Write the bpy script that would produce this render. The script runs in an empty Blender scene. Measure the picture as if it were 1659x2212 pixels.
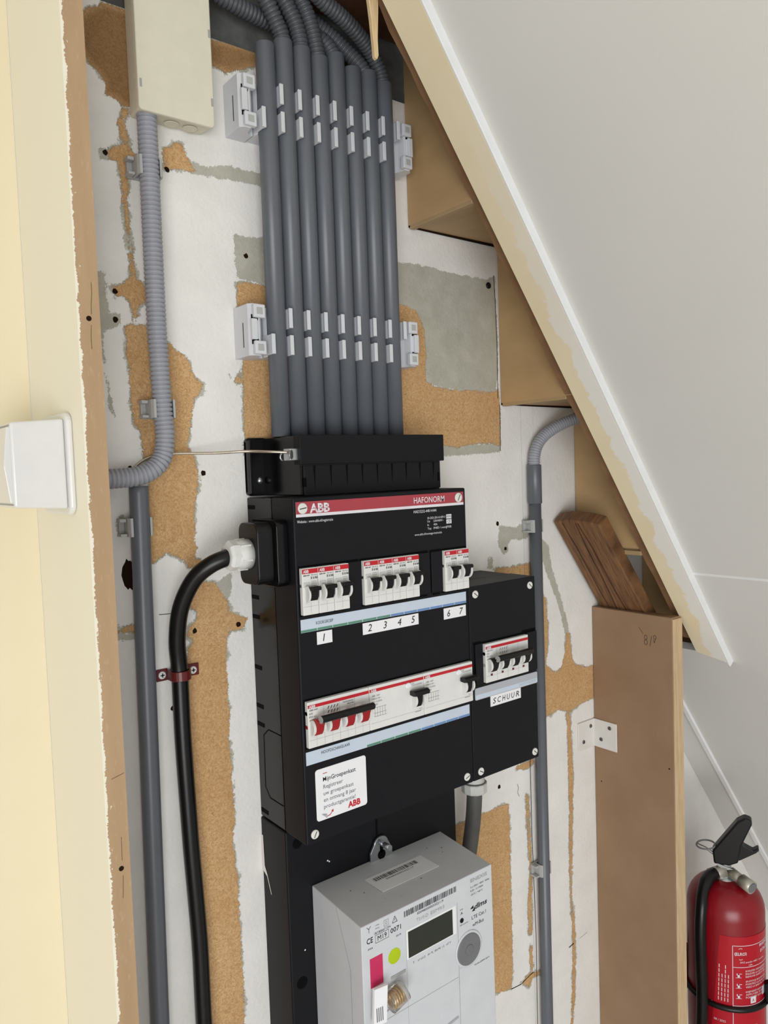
import bpy, bmesh, math, random
import numpy as np
from mathutils import Vector, Matrix

random.seed(7)
scene = bpy.context.scene
COL = scene.collection
ZO = 1150.0            # all building data below is in millimetres above a datum 1.15 m over the floor

# ------------------------------------------------------------------ camera, world, light, exposure
cam_d = bpy.data.cameras.new('camera'); cam = bpy.data.objects.new('camera', cam_d); COL.objects.link(cam)
cam_d.sensor_fit = 'VERTICAL'; cam_d.sensor_height = 24.0; cam_d.lens = 1661.0*24.0/2212.0
cam_d.clip_start = 0.02; cam_d.clip_end = 50
_r = ((0.7879995, 0.0625519, -0.6124900), (-0.6146717, 0.0231356, -0.7884437), (-0.0351483, 0.9977735, 0.0566797))
_m = Matrix(_r).to_4x4(); _m.translation = Vector((-0.36808, -0.70069, 0.354356+ZO/1000))
cam.matrix_world = _m
scene.camera = cam

world = bpy.data.worlds.new('world'); scene.world = world; world.use_nodes = True
bg = world.node_tree.nodes['Background']
bg.inputs[0].default_value = (0.93, 0.96, 1.0, 1); bg.inputs[1].default_value = 0.42

def area(name, loc, target, sx, sy, power, col):
    d = bpy.data.lights.new(name, 'AREA'); d.shape = 'RECTANGLE'; d.size = sx; d.size_y = sy; d.energy = power; d.color = col
    o = bpy.data.objects.new(name, d); COL.objects.link(o); o.location = loc
    o.rotation_euler = (Vector(target)-Vector(loc)).to_track_quat('-Z', 'Y').to_euler()
    return o
area('window_daylight', (-1.7, -2.75, 0.8), (0.15, 0.0, 1.05), 2.0, 1.6, 66, (0.985, 0.99, 1.0))

vs = scene.view_settings
vs.view_transform = 'Standard'; vs.look = 'None'; vs.gamma = 1.0; vs.use_curve_mapping = False; vs.exposure = 0.0

# ------------------------------------------------------------------ helpers
def lin(c):
    c = c/255.0
    return c/12.92 if c <= 0.04045 else ((c+0.055)/1.055)**2.4
def rgb(c): return (lin(c[0]), lin(c[1]), lin(c[2]), 1.0)

class NT:
    def __init__(s, name):
        s.m = bpy.data.materials.new(name); s.m.use_nodes = True
        s.t = s.m.node_tree; s.n = s.t.nodes; s.l = s.t.links
        s.bsdf = s.n['Principled BSDF']
        s.tc = s.n.new('ShaderNodeTexCoord')
    def new(s, kind, **kw):
        n = s.n.new(kind)
        for k, v in kw.items(): setattr(n, k, v)
        return n
    def link(s, a, b): s.l.new(a, b)
    def noise(s, scale, detail=3, rough=0.6, stretch=None, world=False, dist=0.0):
        n = s.new('ShaderNodeTexNoise'); n.inputs['Scale'].default_value = scale
        n.inputs['Detail'].default_value = detail; n.inputs['Roughness'].default_value = rough; n.inputs['Distortion'].default_value = dist
        src = s.new('ShaderNodeNewGeometry').outputs['Position'] if world else s.tc.outputs['Object']
        if stretch:
            mp = s.new('ShaderNodeMapping'); mp.inputs['Scale'].default_value = stretch
            s.link(src, mp.inputs['Vector']); src = mp.outputs['Vector']
        s.link(src, n.inputs['Vector']); return n.outputs['Fac']
    def math(s, op, a, b=None, clamp=False):
        n = s.new('ShaderNodeMath', operation=op, use_clamp=clamp)
        for i, x in enumerate((a, b)):
            if x is None: continue
            if isinstance(x, (int, float)): n.inputs[i].default_value = x
            else: s.link(x, n.inputs[i])
        return n.outputs[0]
    def mix(s, fac, a, b):
        n = s.new('ShaderNodeMix', data_type='RGBA')
        for sock, x in ((n.inputs[0], fac), (n.inputs[6], a), (n.inputs[7], b)):
            if isinstance(x, (int, float)): sock.default_value = x
            elif isinstance(x, tuple): sock.default_value = rgb(x) if len(x) == 3 else x
            else: s.link(x, sock)
        return n.outputs[2]
    def ramp(s, fac, lo, hi):
        n = s.new('ShaderNodeMapRange'); n.inputs[1].default_value = lo; n.inputs[2].default_value = hi
        s.link(fac, n.inputs[0]); return n.outputs[0]
    def bump(s, h, strength, dist=0.001):
        n = s.new('ShaderNodeBump'); n.inputs['Strength'].default_value = strength; n.inputs['Distance'].default_value = dist
        s.link(h, n.inputs['Height']); s.link(n.outputs[0], s.bsdf.inputs['Normal'])
    def out(s, col=None, rough=0.5, spec=0.5, metal=0.0):
        b = s.bsdf
        if col is not None:
            if isinstance(col, tuple): b.inputs['Base Color'].default_value = rgb(col)
            else: s.link(col, b.inputs['Base Color'])
        if isinstance(rough, (int, float)): b.inputs['Roughness'].default_value = rough
        else: s.link(rough, b.inputs['Roughness'])
        b.inputs['Specular IOR Level'].default_value = spec; b.inputs['Metallic'].default_value = metal
        return s.m

def plain(name, col, rough=0.45, spec=0.5, metal=0.0, var=0.06, vscale=60, bump=0.0, bscale=900):
    """a plastic / paint / metal: one colour with slight mottling and fine relief"""
    t = NT(name)
    k = t.ramp(t.noise(vscale, 4), 0.25, 0.75)
    dark = tuple(c*(1-var) for c in col)
    c = t.mix(k, dark, col)
    if bump: t.bump(t.noise(bscale, 2), bump, 0.0003)
    return t.out(c, rough, spec, metal)

def woodmat(name, c1, c2, stretch, scale=60, rough=0.6, fleck=None, bump=0.15, lo=0.35, hi=0.65):
    t = NT(name)
    k = t.ramp(t.noise(scale, 5, 0.65, stretch), lo, hi)
    c = t.mix(k, c1, c2)
    if fleck:
        f = t.ramp(t.noise(scale*9, 2, 0.5, stretch), 0.62, 0.72)
        c = t.mix(f, c, fleck)
    t.bump(t.noise(scale*6, 3, 0.6, stretch), bump, 0.0004)
    return t.out(c, rough, 0.3)

M = {}
M['cover'] = plain('matt_black_cover', (19, 20, 24), 0.5, 0.22, bump=0.25, bscale=2500)
M['gloss_black'] = plain('gloss_black_plastic', (11, 11, 12), 0.2, 0.3)
M['black'] = plain('black_plastic', (15, 15, 17), 0.38, 0.35)
M['deep'] = plain('dark_hollow', (7, 7, 8), 0.8, 0.1)
M['rubber'] = plain('black_rubber', (15, 15, 16), 0.33, 0.4, var=0.3, vscale=40, bump=0.15, bscale=200)
M['board'] = plain('black_mounting_board', (18, 19, 22), 0.5, 0.22, bump=0.2, bscale=1500)
M['white'] = plain('breaker_white', (226, 226, 222), 0.38, 0.45, var=0.03)
M['cup_shade'] = plain('clip_cup_grey', (160, 162, 166), 0.5, 0.4)
M['groove'] = plain('groove_grey', (170, 170, 168), 0.6, 0.2)
M['red'] = plain('signal_red', (196, 34, 44), 0.4, 0.4)
M['dark_red'] = plain('toggle_red', (165, 28, 36), 0.35, 0.5)
M['band'] = plain('faded_red_band', (172, 66, 76), 0.45, 0.4)
M['strip'] = plain('pale_blue_strip', (200, 211, 224), 0.4, 0.4, var=0.03)
M['silver'] = plain('silver_strip', (178, 181, 187), 0.4, 0.5, var=0.03)
M['paper'] = plain('white_paper', (238, 238, 240), 0.5, 0.3, var=0.02)
M['green_ink'] = plain('green_ink', (96, 146, 124), 0.5, 0.3)
M['blue_ink'] = plain('blue_ink', (110, 146, 196), 0.5, 0.3)
M['ink'] = plain('black_ink', (24, 24, 28), 0.6, 0.2)
M['grey_ink'] = plain('grey_ink', (120, 120, 122), 0.6, 0.2)
M['white_ink'] = plain('white_ink', (228, 226, 230), 0.5, 0.3)
M['red_ink'] = plain('red_ink', (200, 30, 45), 0.5, 0.3)
M['screw'] = plain('white_nylon', (228, 228, 222), 0.4, 0.4)
M['slot'] = plain('slot_shade', (70, 70, 68), 0.7, 0.2)
M['steel'] = plain('zinc_steel', (190, 194, 196), 0.28, 0.5, metal=0.9)
M['wire'] = plain('tinned_wire', (196, 186, 168), 0.25, 0.5, metal=0.8)
M['pvc'] = plain('grey_pvc', (97, 101, 107), 0.36, 0.5, var=0.04)
M['pvc_dark'] = plain('aged_grey_pvc', (98, 98, 96), 0.5, 0.4, var=0.25, vscale=25)
M['flex'] = plain('light_grey_flex', (158, 160, 168), 0.45, 0.4, var=0.05)
M['flex_dark'] = plain('grey_flex', (80, 83, 87), 0.45, 0.4, var=0.05)
M['clip'] = plain('clip_white_grey', (210, 212, 216), 0.4, 0.4, var=0.03)
M['saddle'] = plain('saddle_grey', (176, 177, 175), 0.45, 0.4, var=0.05)
M['cream_plastic'] = plain('cream_plastic', (222, 218, 198), 0.45, 0.4, var=0.03, bump=0.1, bscale=1500)
M['gland'] = plain('gland_grey', (205, 205, 200), 0.5, 0.4)
M['gland_white'] = plain('gland_white', (226, 226, 222), 0.5, 0.4)
M['meter'] = plain('meter_grey', (208, 210, 213), 0.5, 0.35, var=0.03, bump=0.15, bscale=1800)
M['lcd'] = plain('lcd_olive', (46, 50, 44), 0.12, 0.6)
M['mid_grey'] = plain('button_grey', (118, 119, 121), 0.5, 0.4)
M['pink'] = plain('pink_sticker', (205, 52, 98), 0.5, 0.3)
M['lime'] = plain('lime_sticker', (182, 204, 30), 0.5, 0.3)
M['switch'] = plain('switch_white', (224, 223, 220), 0.16, 0.5, var=0.02)
M['maroon'] = plain('maroon_plastic', (98, 24, 28), 0.35, 0.5)
M['ext_red'] = plain('extinguisher_red', (142, 14, 28), 0.3, 0.5, var=0.05)
M['label_red'] = plain('label_red', (182, 20, 38), 0.3, 0.4, var=0.04)
M['pale_metal'] = plain('cast_alloy', (190, 186, 172), 0.4, 0.5, metal=0.5)
M['bracket'] = plain('painted_bracket', (226, 223, 217), 0.5, 0.3, var=0.04)
M['wood_screw'] = plain('dull_screw', (120, 120, 118), 0.4, 0.5, metal=0.7)
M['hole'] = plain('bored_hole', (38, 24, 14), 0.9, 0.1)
M['pencil'] = plain('pencil_line', (62, 48, 38), 0.8, 0.1)
M['soffit'] = plain('soffit_white_paint', (217, 216, 212), 0.6, 0.25, var=0.02, vscale=5, bump=0.35, bscale=350)
M['trim_white'] = plain('white_edge_paint', (236, 237, 236), 0.5, 0.3, var=0.03)
M['mdf'] = woodmat('brown_mdf', (148, 119, 92), (157, 128, 101), (1, 1, 1), 12, 0.75, None, 0.1)
M['pine'] = woodmat('pale_pine', (190, 162, 126), (208, 182, 146), (8, 8, 0.6), 40, 0.6)
M['splinter'] = woodmat('split_pine', (206, 178, 134), (224, 200, 158), (10, 10, 1), 40, 0.6)
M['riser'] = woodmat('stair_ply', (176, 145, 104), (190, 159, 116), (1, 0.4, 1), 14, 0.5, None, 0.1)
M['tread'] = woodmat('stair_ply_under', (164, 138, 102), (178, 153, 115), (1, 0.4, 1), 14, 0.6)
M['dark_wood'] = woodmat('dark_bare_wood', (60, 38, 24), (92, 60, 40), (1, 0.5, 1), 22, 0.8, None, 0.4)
M['beam'] = woodmat('brown_old_plank', (82, 57, 38), (136, 98, 65), (1.2, 16, 1.2), 20, 0.6, None, 0.5, 0.3, 0.62)
M['string'] = plain('string_bare', (150, 116, 84), 0.7, 0.2, var=0.2, vscale=30)
M['concrete'] = plain('grey_rough_wall', (104, 104, 102), 0.9, 0.1, var=0.25, vscale=60, bump=0.5, bscale=200)
M['floor'] = plain('floor_lino', (205, 197, 186), 0.6, 0.3, var=0.15, vscale=8)
M['wall_yellow'] = plain('pale_yellow_paint', (229, 219, 188), 0.6, 0.25, var=0.02, vscale=8, bump=0.25, bscale=300)

def clear_plastic():
    t = NT('clear_plastic'); b = t.bsdf
    b.inputs['Base Color'].default_value = (0.95, 0.93, 0.9, 1); b.inputs['Roughness'].default_value = 0.08
    b.inputs['Transmission Weight'].default_value = 0.9; b.inputs['IOR'].default_value = 1.3
    return t.m
M['clear'] = clear_plastic()
M['brass'] = plain('gold_wire', (214, 172, 84), 0.3, 0.5, metal=0.7)

class MB:
    """collects shapes (millimetres) that become ONE mesh object"""
    def __init__(s): s.v = []; s.f = []; s.sm = []; s.flat = False
    def add(s, v, f, smooth=False):
        k = len(s.v); s.v += [tuple(p) for p in v]; s.f += [tuple(i+k for i in q) for q in f]
        s.sm += (smooth if isinstance(smooth, list) else [smooth]*len(f)); return s
    def _bm(s, bm, b, seg, xf=None, ang=0.5):
        if b > 0:
            bm.normal_update()
            ed = [e for e in bm.edges if len(e.link_faces) == 2 and e.calc_face_angle(0) > ang]
            bmesh.ops.bevel(bm, geom=ed, offset=b, segments=seg, profile=0.5, affect='EDGES', clamp_overlap=True)
        bm.verts.index_update()
        v = [tuple(xf @ p.co) if xf else tuple(p.co) for p in bm.verts]
        f = [[q.index for q in fc.verts] for fc in bm.faces]
        bm.free(); return s.add(v, f)
    def box(s, x0, x1, y0, y1, z0, z1, b=0.0, seg=2):
        bm = bmesh.new(); bmesh.ops.create_cube(bm, size=1)
        for p in bm.verts:
            p.co = Vector(((x0+x1)/2+p.co.x*abs(x1-x0), (y0+y1)/2+p.co.y*abs(y1-y0), (z0+z1)/2+p.co.z*abs(z1-z0)))
        return s._bm(bm, b, seg)
    def hexa(s, pts, b=0.0, seg=2):
        """eight corners: four of one end, four of the other"""
        bm = bmesh.new(); vv = [bm.verts.new(p) for p in pts]
        for q in ((0, 1, 2, 3), (7, 6, 5, 4), (0, 4, 5, 1), (1, 5, 6, 2), (2, 6, 7, 3), (3, 7, 4, 0)): bm.faces.new([vv[i] for i in q])
        bmesh.ops.recalc_face_normals(bm, faces=bm.faces[:])
        return s._bm(bm, b, seg)
    def prism(s, poly, axis, a0, a1, b=0.0, seg=2, fn=None):
        def P(p, a):
            if fn: return Vector(fn(p[0], p[1], a))
            return Vector({'x': (a, p[0], p[1]), 'y': (p[0], a, p[1]), 'z': (p[0], p[1], a)}[axis])
        bm = bmesh.new(); n = len(poly)
        A = [bm.verts.new(P(p, a0)) for p in poly]; B = [bm.verts.new(P(p, a1)) for p in poly]
        bm.faces.new(A); bm.faces.new(B[::-1])
        for i in range(n): bm.faces.new((A[i], B[i], B[(i+1) % n], A[(i+1) % n]))
        bmesh.ops.recalc_face_normals(bm, faces=bm.faces[:])
        return s._bm(bm, b, seg)
    def cyl(s, p0, p1, r0, r1=None, n=24, cap=True, smooth=True):
        r1 = r0 if r1 is None else r1
        p0 = Vector(p0); p1 = Vector(p1); d = (p1-p0).normalized()
        a = d.orthogonal().normalized(); c = d.cross(a)
        v = []
        for p, r in ((p0, r0), (p1, r1)):
            for i in range(n):
                t = 2*math.pi*i/n; v.append(p+a*math.cos(t)*r+c*math.sin(t)*r)
        f = [(i, (i+1) % n, n+(i+1) % n, n+i) for i in range(n)]; sm = [smooth]*n
        if cap: f += [tuple(range(n))[::-1], tuple(range(n, 2*n))]; sm += [False, False]
        return s.add(v, f, sm)
    def tube(s, path, r, n=16, cap=True, up=(0, 0, 1)):
        pts = [Vector(p) for p in path]; m = len(pts)
        R = r if isinstance(r, (list, tuple)) else [r]*m
        tg = [(pts[min(i+1, m-1)]-pts[max(i-1, 0)]).normalized() for i in range(m)]
        a = tg[0].orthogonal().normalized(); v = []
        for i in range(m):
            if i:
                q = tg[i-1].rotation_difference(tg[i]); a = q @ a
            a = (a-tg[i]*a.dot(tg[i])).normalized(); c = tg[i].cross(a)
            for k in range(n):
                t = 2*math.pi*k/n; v.append(pts[i]+(a*math.cos(t)+c*math.sin(t))*R[i])
        f = [(i*n+k, i*n+(k+1) % n, (i+1)*n+(k+1) % n, (i+1)*n+k) for i in range(m-1) for k in range(n)]
        sm = [True]*len(f)
        if cap: f += [tuple(range(n))[::-1], tuple(range((m-1)*n, m*n))]; sm += [False, False]
        return s.add(v, f, sm)
    def corr(s, path, r, pitch=3.3, depth=1.3, n=20):
        """a corrugated pipe along a path"""
        p = resample(path, pitch/6.0)
        prof = (0, 0.8, 1, 1, 1, 0.8)
        return s.tube(p, [r-depth*(1-prof[i % 6]) for i in range(len(p))], n)
    def lathe(s, prof, org, fr, n=32, smooth=True):
        """prof = (radius, height) pairs; fr = (a, b, axis) frame"""
        o = Vector(org); a, b, ax = (Vector(q) for q in fr); v = []; m = len(prof)
        for r, h in prof:
            for k in range(n):
                t = 2*math.pi*k/n; v.append(o+ax*h+(a*math.cos(t)+b*math.sin(t))*r)
        f = [(i*n+k, i*n+(k+1) % n, (i+1)*n+(k+1) % n, (i+1)*n+k) for i in range(m-1) for k in range(n)]
        sm = [smooth]*len(f)
        f += [tuple(range(n))[::-1], tuple(range((m-1)*n, m*n))]; sm += [False, False]
        return s.add(v, f, sm)
    def sphere(s, c, r, n=16, sc=(1, 1, 1)):
        c = Vector(c); v = []; m = n//2
        for i in range(m+1):
            t = math.pi*i/m
            for k in range(n):
                p = 2*math.pi*k/n
                v.append(c+Vector((math.sin(t)*math.cos(p)*r*sc[0], math.sin(t)*math.sin(p)*r*sc[1], math.cos(t)*r*sc[2])))
        return s.add(v, [(i*n+k, i*n+(k+1) % n, (i+1)*n+(k+1) % n, (i+1)*n+k) for i in range(m) for k in range(n)], True)
    def text(s, string, x0, x1, zb, cap, y, fn=None, bold=0.0, shear=0.0):
        """flat print: fitted between x0 and x1 (x1 None: natural width), baseline zb, capital height cap"""
        s.flat = True
        v, f, w, h = glyphs(string, bold, shear)
        sy = cap/0.70; sx = (x1-x0)/w if x1 is not None else sy
        out = []
        for a, b in v:
            X, Z = x0+a*sx, zb+b*sy
            out.append(fn(X, Z) if fn else (X, y, Z))
        return s.add(out, f)
    def rect(s, x0, x1, z0, z1, y, fn=None):
        s.flat = True
        q = [(x0, z0), (x1, z0), (x1, z1), (x0, z1)]
        return s.add([fn(a, b) if fn else (a, y, b) for a, b in q], [(0, 1, 2, 3)])
    def cut(s):
        """what follows becomes an object of its own in build_each"""
        if not hasattr(s, 'marks'): s.marks = []
        s.marks.append((len(s.v), len(s.f))); return s
    def build_each(s, name, m, parent, org=(0, 0, 0)):
        mk = [(0, 0)]+getattr(s, 'marks', [])+[(len(s.v), len(s.f))]; out = []
        for (v0, f0), (v1, f1) in zip(mk[:-1], mk[1:]):
            if f1 > f0:
                p = MB(); p.flat = s.flat; p.v = s.v[v0:v1]; p.f = [tuple(i-v0 for i in q) for q in s.f[f0:f1]]; p.sm = s.sm[f0:f1]
                out.append(p.build(name, m, parent, org))
        return out
    def build(s, name, m, parent=None, org=(0, 0, 0)):
        me = bpy.data.meshes.new(name)
        if parent is None:                      # a thing of one mesh: its origin at the middle of its base
            a = np.array(s.v); lo, hi = a.min(0), a.max(0); org = ((lo[0]+hi[0])/2, (lo[1]+hi[1])/2, lo[2])
        me.from_pydata([((x-org[0])/1000, (y-org[1])/1000, (z-org[2])/1000) for x, y, z in s.v], [], s.f)
        if not s.flat:
            bm = bmesh.new(); bm.from_mesh(me); bmesh.ops.recalc_face_normals(bm, faces=bm.faces[:]); bm.to_mesh(me); bm.free()
        me.polygons.foreach_set('use_smooth', s.sm)
        me.materials.append(M[m] if isinstance(m, str) else m)
        o = bpy.data.objects.new(name, me); COL.objects.link(o)
        if parent is not None: o.parent = parent
        else: o.location = (org[0]/1000, org[1]/1000, (org[2]+ZO)/1000)
        return o

_gl = {}
def glyphs(string, bold, shear):
    key = (string, bold, shear)
    if key in _gl: return _gl[key]
    cu = bpy.data.curves.new('t', 'FONT'); cu.body = string; cu.resolution_u = 2; cu.offset = bold; cu.shear = shear; cu.size = 1.0
    cu.fill_mode = 'BOTH'
    ob = bpy.data.objects.new('t', cu); COL.objects.link(ob)
    dg = bpy.context.evaluated_depsgraph_get()
    me = bpy.data.meshes.new_from_object(ob.evaluated_get(dg))
    v = [(p.co.x, p.co.y) for p in me.vertices]; f = [tuple(p.vertices) for p in me.polygons]
    bpy.data.objects.remove(ob); bpy.data.curves.remove(cu); bpy.data.meshes.remove(me)
    mn = min(a for a, b in v); v = [(a-mn, b) for a, b in v]
    _gl[key] = (v, f, max(a for a, b in v), max(b for a, b in v)); return _gl[key]

def resample(path, step):
    P = [Vector(p) for p in path]; P = [P[0]*2-P[1]]+P+[P[-1]*2-P[-2]]; d = []
    for i in range(1, len(P)-2):
        for k in range(24):
            t = k/24.0; a, b, c, e = P[i-1], P[i], P[i+1], P[i+2]
            d.append(0.5*((2*b)+(c-a)*t+(2*a-5*b+4*c-e)*t*t+(3*b-a-3*c+e)*t**3))
    d.append(P[-2]); L = [0.0]
    for i in range(1, len(d)): L.append(L[-1]+(d[i]-d[i-1]).length)
    n = max(2, int(L[-1]/step)); out = []; j = 0
    for i in range(n+1):
        x = L[-1]*i/n
        while j < len(L)-2 and L[j+1] < x: j += 1
        t = (x-L[j])/max(1e-9, L[j+1]-L[j]); out.append(d[j].lerp(d[j+1], t))
    return out

def tag(o, label=None, cat=None, group=None, kind=None):
    if label: o['label'] = label
    if cat: o['category'] = cat
    if group: o['group'] = group
    if kind: o['kind'] = kind
    return o
def thing(name, label, cat, at=(0, 0, 0), group=None, kind=None):
    """an Empty at the thing's base; at = mm; parts are built with org = at"""
    o = bpy.data.objects.new(name, None); COL.objects.link(o); o.empty_display_size = 0.02
    o.location = (at[0]/1000, at[1]/1000, (at[2]+ZO)/1000)
    return tag(o, label, cat, group, kind)
def copy_tree(o, parent=None):
    c = o.copy(); COL.objects.link(c); c.parent = parent
    for ch in [q for q in o.children]: copy_tree(ch, c)
    return c
def place(o, at): o.location = (at[0]/1000, at[1]/1000, (at[2]+ZO)/1000)

def rrect(x0, x1, z0, z1, r, n=5):
    o = []
    for cx, cz, a0 in ((x1-r, z1-r, 0), (x0+r, z1-r, 90), (x0+r, z0+r, 180), (x1-r, z0+r, 270)):
        for i in range(n+1):
            a = math.radians(a0+90*i/n); o.append((cx+r*math.cos(a), cz+r*math.sin(a)))
    return o
def disc(cx, cz, r, n=24, sx=1.0): return [(cx+sx*r*math.cos(2*math.pi*i/n), cz+r*math.sin(2*math.pi*i/n)) for i in range(n)]
# ------------------------------------------------------------------ the back wall: where paint has gone (mm along the wall,mm up)
FIB= [[(-141,754),(-133,764),(-121,774),(-113,776),(-99,775),(-85,775),(-89,692),(-102,688),(-107,689),(-112,694),(-122,695),(-121,707),(-126,713),(-133,717),(-138,725),(-143,726)],[(-105,688),(-108,680),(-111,675),(-111,668),(-108,658),(-109,652),(-121,649),(-121,639),(-114,639),(-111,628),(-111,605),(-109,589),(-108,566),(-107,550),(-108,538),(-112,531),(-123,526),(-122,517),(-113,518),(-108,512),(-106,496),(-102,504),(-101,511),(-91,517),(-91,528),(-101,535),(-102,545),(-103,553),(-105,575),(-106,603),(-105,621),(-105,631),(-97,637),(-93,646),(-99,649),(-101,654),(-102,662),(-105,673),(-101,687)],[(-115,493),(-95,495),(-94,483),(-84,482),(-74,480),(-63,472),(-54,464),(-52,454),(-42,442),(-44,434),(-51,427),(-54,412),(-57,397),(-59,382),(-53,368),(-50,351),(-53,339),(-55,327),(-57,312),(-57,294),(-56,283),(-59,274),(-52,272),(-52,268),(-65,265),(-69,272),(-78,278),(-87,283),(-95,275),(-103,273),(-102,315),(-102,339),(-99,353),(-98,366),(-102,369),(-105,382),(-105,397),(-111,404),(-112,411),(-113,439),(-114,468)],[(-61,249),(-51,250),(-36,247),(-33,237),(-25,227),(-24,216),(-9,209),(-5,207),(-10,196),(-25,198),(-29,190),(-30,171),(-30,147),(-30,115),(-31,83),(-30,59),(-29,10),(-33,-20),(-29,-54),(-29,-95),(-29,-136),(-28,-170),(-29,-216),(-29,-331),(-80,-302),(-75,-190),(-80,65),(-77,156),(-70,186),(-65,188),(-64,195),(-69,199),(-68,210),(-59,211),(-59,221),(-64,225),(-66,231)],[(0,541),(7,547),(33,544),(75,545),(66,372),(1,373),(2,420),(3,459),(2,490),(0,521)],[(-13,452),(-8,446),(-3,456),(0,455),(-1,444),(-5,444)],[(194,542),(210,543),(222,543),(235,539),(241,530),(247,518),(249,490),(246,471),(248,456),(260,451),(286,448),(326,448),(366,447),(372,457),(373,437),(372,378),(352,382),(323,381),(296,377),(270,381),(207,378),(187,378)],[(-20,774),(-12,775),(10,778),(29,780),(49,782),(49,768),(30,762),(0,747),(-6,750),(-21,748)],[(-70,661),(-62,663),(-59,668),(-50,668),(-49,660),(-43,652),(-37,645),(-49,644),(-60,643),(-70,641)],[(354,218),(419,218),(435,217),(434,195),(358,208)],[(442,198),(450,176),(456,160),(458,127),(457,100),(452,73),(465,63),(476,58),(485,63),(494,84),(498,112),(505,109),(510,72),(519,61),(543,53),(559,53),(557,5),(532,2),(512,-1),(503,-4),(491,0),(474,4),(449,-1),(438,-1),(438,67)],[(494,-4),(503,-8),(503,-36),(505,-59),(506,-106),(502,-174),(500,-220),(497,-253),(497,-277),(502,-314),(504,-350),(502,-385),(499,-431),(493,-471),(488,-569),(483,-566),(489,-469),(494,-405),(497,-359),(495,-288),(493,-229),(496,-149),(496,-57)],[(404,-95),(410,-101),(410,-145),(414,-190),(410,-298),(403,-293),(403,-242),(409,-211),(405,-154)],[(385,-356),(403,-350),(425,-356),(427,-363),(409,-360),(402,-370)],[(405,-309),(409,-313),(411,-346),(406,-350),(403,-331)],[(238,-98),(287,-99),(319,-98),(367,-99),(370,-101),(371,-141),(370,-205),(370,-269),(369,-334),(366,-356),(326,-346),(229,-313)],[(385,-54),(388,-58),(393,-59),(401,-62),(412,-63),(421,-59),(423,-53),(404,-53)],[(-144,217),(-121,217),(-115,213),(-115,209),(-134,213),(-144,213)]]
GRY= [[(-44,654),(-25,651),(-3,658),(30,657),(57,659),(57,647),(29,644),(0,645),(-17,643),(-38,643)],[(-1,591),(61,595),(210,593),(253,594),(284,591),(331,590),(359,591),(370,597),(371,559),(373,518),(372,476),(367,446),(324,447),(284,449),(254,454),(164,466),(46,507),(36,542),(26,548),(8,548),(1,549)],[(245,380),(372,381),(373,370),(244,366)],[(-137,538),(-130,539),(-130,525),(-129,503),(-118,502),(-119,492),(-130,489),(-135,484),(-135,459),(-133,439),(-130,418),(-128,408),(-133,416),(-135,452),(-139,480)],[(-130,647),(-120,648),(-119,638),(-129,637)],[(-132,317),(-124,321),(-125,304),(-132,306)],[(-76,281),(-69,277),(-65,264),(-68,268),(-75,273)],[(-36,247),(-20,256),(-21,241),(-25,228),(-33,236)],[(360,281),(368,273),(401,269),(406,276),(436,258),(410,252),(387,255),(382,247),(382,238),(372,236),(367,244),(363,252),(366,269)],[(345,235),(352,234),(353,220),(342,221)],[(447,251),(463,241),(470,206),(483,175),(496,140),(505,112),(495,110),(485,145),(472,173),(461,196),(451,219),(445,223)],[(-144,213),(-121,210),(-116,206),(-120,203),(-144,209)]]
HOLES = [(-124,644),(-67,641),(12,572),(-122,522),(-123,497),(-117,362),(-45,356),(-15,202),(-88,132),(-62,203),(363,277),(377,243),(353,-72)]

def sdf(poly, X, Z):
    d = np.full(X.shape, 1e9); ins = np.zeros(X.shape, bool); n = len(poly)
    for i in range(n):
        ax, az = poly[i]; bx, bz = poly[(i+1) % n]; ex, ez = bx-ax, bz-az
        t = np.clip(((X-ax)*ex+(Z-az)*ez)/max(1e-9, ex*ex+ez*ez), 0, 1)
        d = np.minimum(d, np.hypot(X-ax-t*ex, Z-az-t*ez))
        if abs(ez) > 1e-9:
            ins ^= ((az > Z) != (bz > Z)) & (X < ex*(Z-az)/ez+ax)
    return np.where(ins, d, -d)

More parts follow.
